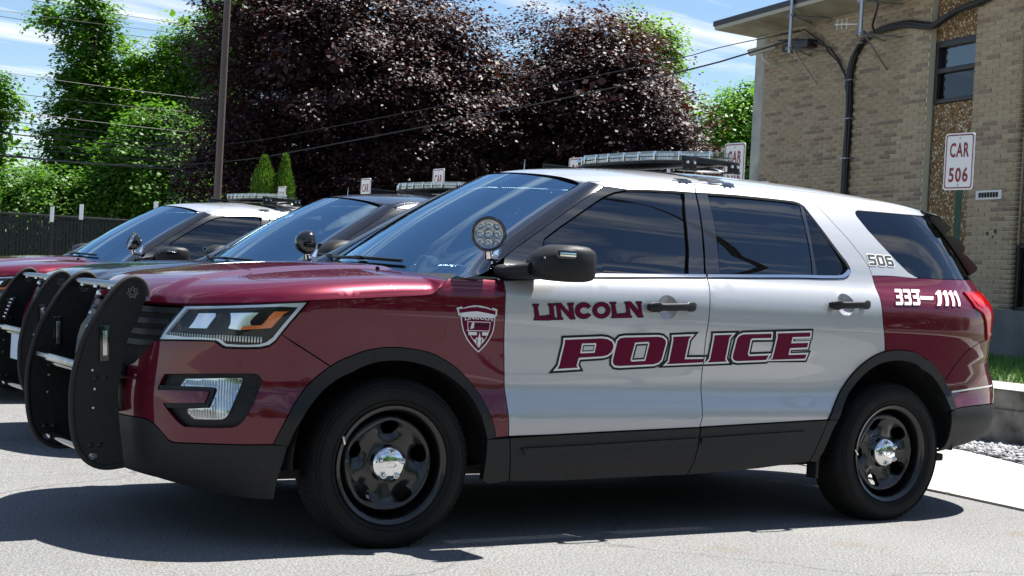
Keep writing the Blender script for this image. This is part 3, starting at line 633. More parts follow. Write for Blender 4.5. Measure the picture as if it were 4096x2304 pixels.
# ---- black backing behind windows and panel gaps, floor, wheel wells
backs = [('inner_shell', [(.46, 1.128), (.55, 1.215)]+[(a+.02, b-.008) for a, b in L_ROOF[1:7]]+[(a, b-.01) for a, b in L_ROOF[7:]]+[(a-.005, b-.01) for a, b in L_RD[:3]]+[(2.60, 1.645), (3.0, 1.632), (3.37, 1.610), (3.43, 1.44), (3.55, 1.28), (4.0, 1.25), (4.30, 1.24), (4.30, .44), (3.30, .42), (3.165, .40)]+L_RAI[::-1]+L_RLI[1:]+[(1.5, .30), (.45, .28)]+L_FAI[::-1]+[(-.45, .35), (-1.0, .30), (-1.46, .30), (-1.46, .95), (-1.0, .955), (-.39, 1.0), (.10, 1.045), (.22, 1.11)])]
holes_ = [[(.80, 1.31), (1.16, 1.53), (1.28, 1.567), (1.58, 1.582), (1.60, 1.56), (1.56, 1.40), (1.51, 1.21), (1.0, 1.185), (.72, 1.165), (.77, 1.27)],
          [(1.81, 1.585), (2.10, 1.588), (2.375, 1.583), (2.35, 1.45), (2.325, 1.245), (1.745, 1.22), (1.77, 1.40)],
          [(2.82, 1.58), (3.35, 1.58), (3.41, 1.42), (3.52, 1.28), (3.08, 1.265), (2.97, 1.345), (2.83, 1.49)]]
ish = panel('inner_shell', backs[0][1], 'inner', car, holes=holes_, off=-.024, gap=0, rim=0, res=.08); mirror(ish)
MB().box((1.45, 0, .30), (3.9, 1.66, .04), bev=.01).box((1.6, 0, .26), (3.8, .7, .06), bev=.02).obj('floor_pan', 'inner', car)
for cx in (0, 2.863):
    for sg in (-1, 1):
        V = []; F = []; n = 24; R_ = .455
        for i in range(n+1):
            a = math.radians(-4)+math.radians(188)*i/n
            for yy in (.955, .56): V.append((cx+.005+R_*math.cos(a), sg*yy, .365+(.02 if cx else 0)+R_*math.sin(a)*(1.0)))
        F = [(2*i, 2*i+1, 2*i+3, 2*i+2) for i in range(n)]; c0 = len(V); V.append((cx, sg*.56, .365)); F += [(2*i+1, 2*i+3, c0) for i in range(n)]
        MB().add(V, F).obj('wheel_well', 'well', car)
MB().box((2.385, -.90, .275), (.02, .07, .10), bev=.006).obj('mud_flap', 'black_plastic', car)
# ---- wheels
def wheel(cx, sg, steer=0.):
    """steel wheel with five openings, chrome cap; outer face towards sg*Y"""
    zc_ = .346; y0 = .851
    e = MB(); RO, RI = .219, .0
    # disc face by angular/radial triangulation
    holes = []
    for k in range(5):
        a0 = math.radians(90+72*k); h = []
        for i in range(16):
            t = 2*math.pi*i/16; rr = .1505+.030*math.sin(t); aa = a0+(.262 if math.sin(t) > 0 else .225)*math.copysign(abs(math.cos(t))**.75, math.cos(t)); h.append((rr*math.cos(aa), rr*math.sin(aa)))
        holes.append(h)
    outer = [(RO*math.cos(2*math.pi*i/72), RO*math.sin(2*math.pi*i/72)) for i in range(72)]
    rg = [(r*math.cos(2*math.pi*i/72), r*math.sin(2*math.pi*i/72)) for r in (.165, .1715, .178, .185, .191, .197, .203, .209, .214) for i in range(72)]
    V_, F_ = triangulate(outer, holes, .012, .010, [q for q in rg if not any(inside(*q, offset_poly(h, .002)) for h in holes)])
    def prof(x, z):
        r = math.hypot(x, z); h = .040-.050*sst(.10, .0, r)*0+.028*math.exp(-((r-.185)/.022)**2)-.030*sst(.196, .219, r)
        for hh in holes:
            c = (sum(q[0] for q in hh)/16, sum(q[1] for q in hh)/16); d = math.hypot(x-c[0], z-c[1]); h -= .016*math.exp(-(d/.040)**4)
        a = math.atan2(z, x); h += .010*math.exp(-((r-.14)/.04)**2)*max(0, -math.cos(5*(a-math.pi/2)))
        return h
    us = sorted({i for f in F_ for i in f}); m_ = {i: k for k, i in enumerate(us)}
    Vv = [(V_[i][0], -(y0-.0)-prof(*V_[i])+0, V_[i][1]) for i in us]
    Ff = [tuple(m_[i] for i in f) for f in F_]
    cnt = {}
    for f in Ff:
        for a, b in zip(f, f[1:]+f[:1]): cnt[(a, b)] = 1
    nbv = len(Vv)
    for (a, b) in list(cnt):
        if (b, a) not in cnt and math.hypot(Vv[a][0], Vv[a][2]) < .21:
            i0 = len(Vv); Vv += [Vv[a], Vv[b], (Vv[b][0], Vv[b][1]+.03, Vv[b][2]), (Vv[a][0], Vv[a][1]+.03, Vv[a][2])]; Ff.append((i0, i0+1, i0+2, i0+3))
    e.add(Vv, Ff)
    rimp = [(.218, -.862), (.2205, -.875), (.222, -.93), (.226, -.952), (.236, -.957), (.2455, -.960), (.2475, -.956), (.243, -.948), (.236, -.94), (.228, -.75)]
    e.lathe(rimp, 64, 'Y')
    w = e.obj('wheel', 'wheel_black', car, 75)
    t = MB(); tp = [(.238, -.75), (.240, -.935), (.246, -.950), (.262, -.966), (.285, -.973), (.31, -.972), (.332, -.962), (.345, -.948)]
    t.lathe(tp, 72, 'Y')
    # tread with shoulder blocks
    V = []; F = []; n = 144; prof_t = [(.345, -.948), (.355, -.935), (.3615, -.915), (.363, -.88), (.363, -.822), (.3615, -.785), (.355, -.765), (.345, -.752), (.30, -.735), (.245, -.745)]
    for j in range(n):
        a = 2*math.pi*j/n; g = .005 if j % 2 else 0.
        for i, (r, h) in enumerate(prof_t):
            rr = r-(g if 1 <= i <= 6 else 0); V.append((rr*math.cos(a), h, rr*math.sin(a)))
    m2 = len(prof_t)
    for j in range(n):
        for i in range(m2-1): F.append((j*m2+i, j*m2+i+1, ((j+1) % n)*m2+i+1, ((j+1) % n)*m2+i))
    t.add(V, F)
    for rr, hh in ((.268, -.970), (.322, -.9695), (.336, -.9625)): t.lathe([(rr-.003, hh+.003), (rr, hh-.0018), (rr+.003, hh+.003)], 72, 'Y')
    ty = t.obj('tyre', 'tyre', w, 30)
    cp = MB(); cp.lathe([(.0001, -.950), (.03, -.950), (.055, -.944), (.072, -.932), (.080, -.918), (.0815, -.900), (.0815, -.88)], 40, 'Y')
    hc = cp.obj('hub_cap', 'chrome', w, 50)
    for k in range(5):
        a = math.radians(90+72*k); c = (.052*math.cos(a), -.946, .052*math.sin(a))
        MB().lathe([(.0001, -.016), (.006, -.0145), (.0095, -.009), (.0105, 0), (.0145, .0005), (.0150, .004)], 14, 'Y', c).obj('lug_nut', 'satin_chrome', w, 50)
    ov = MB(); ov.lathe([(.020, -.0025), (.0225, -.0035), (.0225, .002)], 24, 'Y', (0, -.950, 0)); ov.v = [(x*1.0, y, z*.45) for x, y, z in ov.v]; ov.obj('cap_emblem', 'satin_chrome', w)
    sc_ = random.Random(int(cx*10)+(1 if sg > 0 else 0)); a = sc_.uniform(0, 6.28)
    MB().box((.243*math.cos(2.75), -.961, .243*math.sin(2.75)), (.008, .006, .035), Matrix.Rotation(-.3, 3, 'Y'), .002).obj('balance_weight', 'bright_metal', w)
    w.location = (cx, 0, zc_); w.rotation_euler = (0, sc_.uniform(-.5, .5) if cx else 0, 0)
    if sg > 0: w.rotation_euler = (0, 0, math.pi)
    return w
wf = wheel(0, -1); wr = wheel(2.863, -1); wf2 = wheel(0, 1); wr2 = wheel(2.863, 1)
wf.rotation_euler = (0, .05, 0)
# steer the near front wheel about its own centre
st = math.radians(-3.9); Mx = Matrix.Translation((0, -.851, .346)) @ Matrix.Rotation(st, 4, 'Z') @ Matrix.Rotation(.05, 4, 'Y') @ Matrix.Translation((0, .851, 0)); wf.matrix_local = Mx
wr.rotation_euler = (0, -.35, 0)
for w in (wf, wr, wf2, wr2):   # flat contact patch
    for o in w.children:
        if o.name.startswith('tyre'):
            bpy.context.view_layer.update(); mw = o.matrix_world.copy(); inv = mw.inverted()
            for v in o.data.vertices:
                q = mw @ v.co
                if q.z < .003:
                    q.z = .003; v.co = inv @ q
# ---- headlight
HP = L_HEAD_B+L_HEAD_R[1:]+L_HEAD_T[1:]+L_HEAD_L[1:-1]
hl = panel('headlight', HP, 'head_dark', car, off=-.034, gap=-.002, rim=0, res=.05)
panel('headlight_lens', HP, 'clear_lens', hl, off=-.002, gap=.003, rim=.006, res=.03)
inn = offset_poly(HP, -.022)
panel('light_guide', [q for q in HP], 'head_rim', hl, holes=[offset_poly([(-.9567, .842), (-.8673, .8455), (-.78, .845), (-.74, .826), (-.69, .8255), (-.6357, .8273), (-.5861, .831), (-.556, .8405), (-.532, .8601), (-.5137, .8888), (-.478, .9398), (-.455, .975), (-.5248, .975), (-.6717, .966), (-.8455, .955), (-1.000, .945), (-1.03, .90), (-1.07, .845)], .0)], off=-.010, gap=.006, rim=.012, res=.03)
def lampb(poly, off, mname, nm, dep=.03): return panel(nm, poly, mname, hl, off=off, gap=0, rim=dep, res=.02)
lampb([(-.9364, .9375), (-.8464, .9425), (-.8391, .9296), (-.8486, .9134), (-.8678, .8779), (-.9653, .8745), (-.9482, .9014)], -.020, 'lamp_cell', 'reflector_cell', .012)
lampb([(-.7678, .946), (-.6251, .953), (-.6431, .9334), (-.6554, .9142), (-.6431, .8977), (-.6828, .8942), (-.6911, .8783), (-.7548, .8827), (-.750, .9032), (-.7569, .9277)], -.020, 'lamp_cell', 'reflector_cell', .012)
lampb([(-.4814, .9624), (-.549, .9595), (-.5656, .9432), (-.5796, .9178), (-.5936, .9032), (-.6431, .8977), (-.6828, .8942), (-.6897, .8799), (-.6356, .8841), (-.5445, .893), (-.5285, .9138), (-.4999, .9523)], -.014, 'amber', 'turn_signal', .015)
b = MB()
for k in range(34):
    s = -1.06+k*.0145; z0 = .826+.0 if s < -.8 else .829; p, n = side_f(s, z0+.014); b.box(p-n*.018, (.006, .006, .024), None, .002)
b.obj('lens_flutes', 'bright_metal', hl)
mirror(hl)
# ---- grille
gp_ = [(SMID_F, .690), (-1.29, .6906), (-1.2306, .7097), (-1.2003, .7378), (-1.1673, .7694), (-1.1369, .8031), (-1.1196, .8108)]+L_HEAD_L[::-1][1:]+[(-1.1376, .9640), (-1.2721, .9630), (SMID_F, .9620)]
gr = panel('grille', gp_, 'inner', car, both=True, off=-.06, gap=0, rim=0)
for k, (zb, sl_) in enumerate(((.938, -1.05), (.890, -1.085), (.843, -1.11), (.798, -1.145))):
    panel('grille_bar', [(sl_, zb-.010), (sl_+.004, zb+.014), (-1.25, zb+.010), (SMID_F, zb+.008), (SMID_F, zb-.016), (-1.25, zb-.014)], 'black_plastic', gr, both=True, off=-.012, gap=0, rim=.04)
for i in range(9):
    for j in range(3):
        s = -1.20-.032*i+(.016 if j % 2 else 0); z = .752-.022*j
        if inside(s, z, offset_poly(gp_, -.012)):
            c = [side_f(s+.017*math.cos(a)*1.0, z+.0135*math.sin(a))[0]-side_f(s, z)[1]*.03 for a in [math.pi/6+math.pi/3*q for q in range(7)]]
            MB().tube(c, .0028, 6).obj('grille_mesh', 'black_gloss', gr)
# ---- door mirror
mb = MB()
def loft(secs, cap=True):
    n = len(secs[0]); V = [p for s in secs for p in s]; F = [(i*n+j, i*n+(j+1) % n, (i+1)*n+(j+1) % n, (i+1)*n+j) for i in range(len(secs)-1) for j in range(n)]
    if cap: F += [tuple(range(n-1, -1, -1)), tuple((len(secs)-1)*n+j for j in range(n))]
    return V, F
def rrect(cu, cv, wu, wv, r=.35, n=20):
    o = []
    for i in range(n):
        a = 2*math.pi*i/n; ca, sa = math.cos(a), math.sin(a); o.append((cu+wu*math.copysign(abs(ca)**r, ca), cv+wv*math.copysign(abs(sa)**r, sa)))
    return o
secs = []
for x, zc2, hz, yc, hy in ((.545, 1.190, .028, -1.05, .060), (.560, 1.198, .046, -1.065, .085), (.60, 1.2075, .066, -1.085, .105), (.66, 1.2155, .078, -1.095, .115), (.74, 1.2155, .0795, -1.095, .118), (.80, 1.215, .077, -1.095, .115), (.835, 1.212, .070, -1.09, .108), (.848, 1.207, .058, -1.09, .095)):
    secs.append([(x+.03*((yy+1.09)/.1)**2*(1 if x < .7 else 0)+.10*(-(yy+1.0))*(1 if x < .9 else 0), yy, zz) for yy, zz in rrect(yc, zc2, hy, hz, .45, 24)])
secs = [[(.545+(x-.545)*.80, y, z) for x, y, z in q] for q in secs]
mb.add(*loft(secs)); mo = mb.obj('door_mirror', 'black_plastic', car, 55)
ar = []
for y, x0, x1, z0, z1 in ((-.905, .46, .66, 1.132, 1.200), (-.95, .47, .66, 1.137, 1.195), (-1.0, .50, .67, 1.142, 1.205), (-1.05, .54, .70, 1.15, 1.215)):
    ar.append([(x, y, z) for x, z in rrect((x0+x1)/2, (z0+z1)/2, (x1-x0)/2, (z1-z0)/2, .6, 18)])
MB().add(*loft(ar)).obj('mirror_arm', 'black_plastic', mo, 50)
lb_ = MB().box((.660, -1.197, 1.252), (.135, .016, .038), Matrix.Rotation(-.06, 3, 'Z'), .012).obj('marker_lamp', 'black_gloss', mo)
MB().box((.640, -1.208, 1.252), (.078, .006, .017), Matrix.Rotation(-.06, 3, 'Z'), .003).obj('lamp_lens', 'reflector', mo)
MB().box((.70, -1.085, 1.2), (.002, .19, .10)).obj('mirror_glass', 'reflector', mo).location = (.095, 0, .01)
for q in ((.555, -1.16, 1.235), (.79, -1.19, 1.232)): MB().lathe([(.0001, -.002), (.004, -.0015), (.0045, .002)], 10, 'Y', q).obj('screw', 'satin_chrome', mo)
mirror(mo)
# ---- spotlight on the A pillar
def spotlight(C0, D0, lens_on=True):
    D0 = Vector(D0).normalized(); q = Vector((0, -1, 0)).rotation_difference(D0).to_matrix()
    b = MB(); b.lathe([(.0001, .075), (.028, .070), (.052, .054), (.068, .030), (.0755, .006), (.0765, -.006), (.0755, -.014), (.070, -.0165), (.063, -.013)], 36, 'Y'); b.v = [tuple(q @ Vector(v)+Vector(C0)) for v in b.v]
    s = b.obj('spotlight', 'black_gloss', car, 50)
    b = MB(); b.lathe([(.0001, .012), (.030, .012), (.062, -.004)], 30, 'Y'); b.v = [tuple(q @ Vector(v)+Vector(C0)) for v in b.v]; b.obj('lamp_bowl', 'bare_metal', s)
    for i in range(-1, 2):
        for j in range(-1, 2):
            c = MB(); c.lathe([(.0001, -.006), (.004, -.005), (.009, -.001), (.0165, -.006), (.0178, .006)], 14, 'Y', (i*.0365, .002, j*.0365)); c.v = [tuple(q @ Vector(v)+Vector(C0)) for v in c.v]; c.obj('led_cup', 'bar_chrome', s, 60)
    b = MB(); b.lathe([(.0001, -.014), (.04, -.0135), (.064, -.012)], 30, 'Y'); b.v = [tuple(q @ Vector(v)+Vector(C0)) for v in b.v]; b.obj('lamp_lens', 'clear_lens', s)
    return s
mat('bar_chrome', (.55, .55, .56), .22, 1.0)
sp_ = spotlight((.397, -.955, 1.322), (-.42, -.90, .05))
MB().tube([(.405, -.935, 1.255), (.420, -.91, 1.232), (.455, -.885, 1.225), (.50, -.845, 1.222)], [.014, .017, .016, .018], 14).obj('swivel', 'chrome', sp_, 50)
MB().tube([(.402, -.945, 1.265), (.418, -.925, 1.228)], [.012, .020], 14).obj('swivel_ball', 'chrome', sp_, 50)
V = [(.475, -.862, 1.185), (.512, -.845, 1.185), (.568, -.79, 1.285), (.548, -.80, 1.290), (.480, -.85, 1.228)]; V2_ = [(x+.01, y+.02, z-.01) for x, y, z in V]
MB().add(V+V2_, [(0, 1, 2, 3, 4), (9, 8, 7, 6, 5)]+[(i, 5+i, 5+(i+1) % 5, (i+1) % 5) for i in range(5)]).obj('mount_plate', 'chrome', sp_, 20)
# ---- light bar
lbp = [(1.72, 0.0), (1.735, -.30), (1.80, -.42), (1.885, -.59), (1.915, -.612), (2.02, -.60), (2.035, -.57), (2.03, -.30), (2.03, 0)]
full = lbp+[(x, -y) for x, y in lbp[::-1]][1:-1]
lbase = MB().prism(full, 1.762, 1.775, 'Z').obj('light_bar', 'black_plastic', car, 30)
MB().prism(offset_poly(full, -.006), 1.7765, 1.822, 'Z').obj('bar_lens', 'bar_lens', lbase, 30)
MB().prism(offset_poly(full, .002), 1.794, 1.7965, 'Z').obj('bar_seam', 'dark_metal', lbase, 30)
def bar_xy(y): 
    a = abs(y)
    return 1.72+.015*a/.3 if a < .3 else (1.735+.065*(a-.3)/.12 if a < .42 else 1.80+.085*(a-.42)/.17)
for k in range(12):
    y = -.53+k*.0964; x = bar_xy(y)
    m_ = MB().box((x+.040, y, 1.797), (.02, .080, .030), Matrix.Rotation(math.copysign(min(abs(y)*1.1, .46), y)*-1 if abs(y) > .3 else 0, 3, 'Z'), .003).obj('led_module', 'bare_metal', lbase)
    for j in range(4): MB().box((x+.028, y-.03+.02*j, 1.797), (.006, .012, .018), None, .002).obj('led', 'bar_chrome', m_)
for y in (-.58, -.43, -.31, -.19, -.07, .07, .19, .31, .43, .58):
    MB().box((bar_xy(y)+.004, y, 1.80), (.012, .010, .044), None, .002).obj('lens_divider', 'satin_chrome', lbase)
for sg in (-1, 1):
    br = MB().box((1.86, sg*.618, 1.767), (.37, .006, .026), Matrix.Rotation(.02, 3, 'Y'), .002)
    br.box((1.725, sg*.620, 1.742), (.085, .008, .066), Matrix.Rotation(0, 3, 'Y'), .003).box((2.005, sg*.620, 1.744), (.075, .008, .060), None, .003)
    br.box((1.725, sg*.60, 1.716), (.085, .06, .010), None, .003).box((2.005, sg*.60, 1.720), (.075, .06, .010), None, .003)
    bo = br.obj('bar_bracket', 'dark_metal', lbase, 30)
    for x in (1.705, 1.748, 1.988, 2.024): MB().lathe([(.0001, sg*.010), (.007, sg*.008), (.009, 0)], 10, 'Y', (x, sg*.626, 1.752)).obj('bolt', 'satin_chrome', lbase)
MB().tube([(1.16, 0, 1.672), (1.163, 0, 1.74)], [.003, .0012], 6).obj('antenna', 'satin_chrome', roof)
MB().tube([(2.35, .35, 1.735), (2.35, .35, 1.775)], .010, 10).obj('antenna_base', 'satin_chrome', roof)
MB().tube([(2.35+.010*math.cos(t*1.0), .35+.010*math.sin(t), 1.775+.0016*t) for t in np.arange(0, 56, .5)], .0022, 5).obj('antenna_coil', 'satin_chrome', roof)
q = MB(); q.lathe([(.0001, .018), (.05, .016), (.085, .006), (.09, 0)], 24, 'Z', (2.02, -.40, 1.735)); q.obj('antenna_puck', 'silver', roof)
q = MB(); q.lathe([(.0001, .016), (.03, .014), (.055, .004), (.06, 0)], 20, 'Z', (2.75, .0, 1.737)); q.obj('antenna_fin', 'satin_chrome', roof)
# ---- push bumper
PL = [(-.873, 1.009), (-.888, 1.043), (-.919, 1.061), (-.954, 1.055), (-.983, 1.036), (-1.01, 1.006), (-1.04, .964), (-1.07, .912), (-1.099, .86), (-1.122, .809), (-1.138, .758), (-1.148, .714), (-1.159, .657), (-1.164, .594), (-1.162, .528), (-1.155, .452), (-1.141, .389), (-1.12, .341), (-1.086, .303), (-1.043, .281), (-.995, .275), (-.933, .284), (-.944, .354), (-.958, .435), (-.968, .515), (-.973, .579), (-.970, .643), (-.962, .707), (-.953, .771), (-.939, .826), (-.915, .862), (-.901, .901), (-.886, .944), (-.875, .983)]
pb = MB()
pb.tube([(-.965, -.345, 1.018), (-.958, 0, 1.018), (-.965, .345, 1.018)], .022, 16)
pb.box((-1.02, 0, .655), (.20, .69, .010), Matrix.Rotation(.1, 3, 'Y'), .002).box((-1.125, 0, .690), (.02, .69, .032), Matrix.Rotation(.25, 3, 'Y'), .004)
pb.tube([(-1.05, -.345, .335), (-1.05, .345, .335)], .020, 12).box((-.96, 0, .60), (.05, .62, .20), None, .01)
po = pb.obj('push_bumper', 'black_gloss', car, 40)
MB().box((-1.134, 0, .694), (.006, .66, .016), Matrix.Rotation(.25, 3, 'Y'), .001).obj('front_strip', 'bare_metal', po)
hole_c = disc_poly(-1.064, .322, .020, .013, 14)
for sg in (-1, 1):
    y = .345*sg; V_, F_ = triangulate(PL, [hole_c], .05, .02); n0 = len(V_)
    V = [(a, y-.004*1, b) for a, b in V_]+[(a, y+.004, b) for a, b in V_]; F = [f for f in F_]+[tuple(i+n0 for i in f[::-1]) for f in F_]
    cnt = {}
    for f in F_:
        for a, b in zip(f, f[1:]+f[:1]): cnt[(a, b)] = 1
    F += [(b, a, a+n0, b+n0) for (a, b) in cnt if (b, a) not in cnt]
    up = MB().add(V, F).obj('upright_plate', 'black_plastic', po, 30)
    edge = smooth_line(PL[-1:]+PL[:22], 1); MB().tube([(a, y, b) for a, b in edge], .0125, 12).obj('rubber_edge', 'rubber', up, 60)
    lt = MB().box((-1.042, y-.008, .787), (.042, .012, .150), Matrix.Rotation(-.06, 3, 'Y'), .018).obj('plate_lamp', 'black_gloss', up)
    lens = MB()
    MB().box((-1.042, y-.0155, .787), (.020, .006, .102), Matrix.Rotation(-.06, 3, 'Y'), .004).obj('lamp_lens', 'bar_chrome', up)
    for a, b in ((-1.070, .643), (-1.032, .643), (-1.077, .370), (-1.038, .370)): MB().lathe([(.0001, -.010), (.006, -.008), (.009, -.002), (.0125, 0)], 12, 'Y', (a, y-.004, b)).obj('bolt', 'dark_metal', up)
    for a, b in ((-1.072, .598), (-1.074, .521), (-1.085, .675)): MB().lathe([(.0001, -.003), (.0045, -.002), (.005, 0)], 10, 'Y', (a, y-.004, b)).obj('rivet', 'bright_metal', up)
    # faint star badge at the top
    st_ = [(-.935+(.025 if i % 2 == 0 else .0165)*math.cos(math.pi*i/7+math.pi/2), .998+(.025 if i % 2 == 0 else .0165)*math.sin(math.pi*i/7+math.pi/2)) for i in range(14)]
    MB().tube([(a, y-.0048, b) for a, b in st_+st_[:2]], .0012, 5).obj('star_badge', 'bare_metal', up)
    st_ = [(-.935+.011*math.cos(math.pi*i/6), .998+.011*math.sin(math.pi*i/6)) for i in range(12)]
    MB().tube([(a, y-.0048, b) for a, b in st_+st_[:2]], .0010, 5).obj('star_ring', 'bare_metal', up)
for y in (-.20, .0, .20): MB().box((-.984, y, 1.010), (.008, .050, .014), Matrix.Rotation(.25, 3, 'Y'), .003).obj('bar_lamp', 'bar_chrome', po)
tv, tf = text_mesh('SETINA', .01); 
mkobj('bar_text', [(-.988, -.075+.09*-a*1.0+.0, 1.008+.014*b) for a, b in tv], tf, 'bare_metal', po, 0)
# ---- wipers
for a, b, c in (((.10, -.52, 1.150), (.165, -.30, 1.190), (.135, -.02, 1.205)), ((.12, .20, 1.150), (.16, .38, 1.195), (.19, .58, 1.200))):
    q0 = ws_p(b[1]/.69, -.02); ar_ = MB().tube([Vector(a), Vector((q0.x-.05, b[1], q0.z+.015))], [.010, .006], 8)
    pth = [ws_p((c[1]-.33+.033*i*2)/.69, .035+.012*math.sin(i*.3))+Vector((-.010, 0, .016)) for i in range(11)]
    ar_.tube(pth, .008, 8).box(pth[5], (.03, .07, .02), None, .006); ar_.obj('wiper', 'black_plastic', car)
# ---- cabin
cab = MB()
V = []
for j in range(15):
    y = -.66+1.32*j/14; k = 1-(y/.70)**2
    V += [(.42-.10*k, y, 1.085), (.52-.05*k, y, 1.125), (.72, y, 1.140), (.84, y, 1.11), (.90, y, 1.02), (.86, y, .80)]
cab.add(V, [(6*j+i, 6*j+i+1, 6*j+7+i, 6*j+6+i) for j in range(14) for i in range(5)]); cab.obj('dashboard', 'interior', car, 50)
def seat(x, y):
    b = MB(); b.box((x, y, .66), (.52, .50, .16), Matrix.Rotation(-.12, 3, 'Y'), .05).box((x+.30, y, .98), (.15, .48, .62), Matrix.Rotation(.28, 3, 'Y'), .06).box((x+.41, y, 1.38), (.10, .27, .18), Matrix.Rotation(.15, 3, 'Y'), .045)
    return b.obj('seat', 'interior', car, 50)
seat(1.18, -.37); seat(1.18, .37)
MB().box((2.25, 0, .72), (.50, 1.25, .18), None, .05).box((2.55, 0, 1.04), (.16, 1.25, .62), Matrix.Rotation(.3, 3, 'Y'), .06).obj('rear_bench', 'interior', car, 50)
MB().box((1.72, 0, 1.30), (.02, 1.25, .50), Matrix.Rotation(.1, 3, 'Y'), .008).box((1.70, 0, .85), (.03, 1.30, .50), None, .01).obj('prisoner_partition', 'interior', car)
sw = MB(); ring = [Vector((0, .185*math.cos(2*math.pi*i/24), .185*math.sin(2*math.pi*i/24))) for i in range(25)]; rt_ = Matrix.Rotation(.42, 3, 'Y'); sw.tube([rt_ @ p+Vector((.98, -.37, 1.07)) for p in ring], .015, 8)
for a in (0, 2.3, 3.98): sw.tube([rt_ @ Vector((0, .18*math.cos(a), .18*math.sin(a)))+Vector((.98, -.37, 1.07)), Vector((.96, -.37, 1.06))], .014, 6)
sw.obj('steering_wheel', 'interior', car, 60)
rd = MB(); rd.lathe([(.0001, 0), (.036, 0), (.040, .006), (.040, .10), (.036, .106), (.0001, .106)], 22, 'Y', (0, 0, 0)); rd.v = [tuple(Matrix.Rotation(-.9, 3, 'Z') @ Vector(v)+Vector((.50, -.20, 1.185))) for v in rd.v]
ro = rd.obj('radar_unit', 'device', car, 50)
MB().box((.52, -.17, 1.135), (.08, .10, .03), None, .008).obj('radar_mount', 'interior', ro)
mr = MB().box((1.03, -.02, 1.50), (.03, .26, .075), Matrix.Rotation(-.2, 3, 'Y'), .02).tube([(1.03, 0, 1.51), (1.02, 0, 1.60)], .010, 8).obj('rear_view_mirror', 'interior', car)
# ---- lettering and badge (vinyl sheets lying on the door skin)
GAPCUT = strip([(a-.0030, b) for a, b in L_GD[10:]], [(a+.0030, b) for a, b in L_GD[10:]])
POLICE = {'P': [(0.8095, 0.8824), (1.0055, 0.8935), (1.0378, 0.8911), (1.0626, 0.8812), (1.0754, 0.8657), (1.0748, 0.8481), (1.0671, 0.8322), (1.0495, 0.8195), (1.0247, 0.8132), (0.8942, 0.8043), (0.8874, 0.7699), (0.8944, 0.76), (0.7851, 0.753), (0.7952, 0.7652), (0.8105, 0.8652)], 'O': [(1.0941, 0.8837), (1.1075, 0.8963), (1.1308, 0.9004), (1.3187, 0.9084), (1.3459, 0.9055), (1.3655, 0.8934), (1.3697, 0.8791), (1.3556, 0.8034), (1.3396, 0.7888), (1.3137, 0.7813), (1.1219, 0.7704), (1.0956, 0.7728), (1.0836, 0.7832), (1.0819, 0.7973)], 'L': [(1.4074, 0.9102), (1.5131, 0.9164), (1.5005, 0.9019), (1.4902, 0.8074), (1.607, 0.8111), (1.6036, 0.7946), (1.3875, 0.7827), (1.4009, 0.7941), (1.4102, 0.8962)], 'I': [(1.6494, 0.9237), (1.7582, 0.929), (1.7426, 0.9131), (1.7331, 0.8113), (1.7431, 0.8004), (1.627, 0.7942), (1.6415, 0.808), (1.6504, 0.9109)], 'C': [(2.0015, 0.94), (2.0025, 0.9185), (1.8856, 0.9146), (1.8746, 0.9069), (1.8682, 0.8378), (1.8769, 0.8286), (2.0018, 0.8345), (1.987, 0.8117), (1.8106, 0.8033), (1.7885, 0.8066), (1.7772, 0.8194), (1.778, 0.8361), (1.79, 0.9087), (1.8021, 0.9238), (1.8248, 0.9318)], 'E': [(2.0393, 0.942), (2.2517, 0.952), (2.2524, 0.9313), (2.1389, 0.9263), (2.1342, 0.8958), (2.2446, 0.9009), (2.2416, 0.8778), (2.1314, 0.8722), (2.1258, 0.8386), (2.2447, 0.8434), (2.2369, 0.8222), (2.013, 0.8128), (2.0272, 0.821), (2.0432, 0.924)]}
HOLES = {'P': [(0.9026, 0.8683), (0.9766, 0.8716), (0.9798, 0.8637), (0.976, 0.8287), (0.8988, 0.8245)], 'O': [(1.1924, 0.8788), (1.2687, 0.8841), (1.2743, 0.8753), (1.2629, 0.7966), (1.1866, 0.7918), (1.1792, 0.7988)]}
lett = []
def decal(nm, poly, m, parent, off, holes=(), res=.025): return panel(nm, poly, m, parent, holes=holes, off=off+.0008, gap=0, rim=0, res=res, step=.02)
police = None
for i, k in enumerate('POLICE'):
    p = POLICE[k]; e = i*.00004; dr = fdoor if k in 'POL' else rdoor; cutl = [GAPCUT] if k in 'LI' else []
    decal('letter_outline', offset_poly(p, .0185, 2.6), 'black_vinyl', dr, .0014+e, cutl)
    decal('letter_edge', offset_poly(p, .0085, 2.6), 'white_vinyl', dr, .0020+e, cutl)
    decal('letter', p, 'maroon_vinyl', dr, .0026+e, cutl)
    if k in HOLES:
        h = HOLES[k]; decal('letter_edge', h, 'white_vinyl', dr, .0032+e); decal('letter_outline', offset_poly(h, -.0075), 'black_vinyl', dr, .0038+e); decal('letter_counter', offset_poly(h, -.0155 if k == 'O' else -.0125), 'silver', dr, .0044+e)
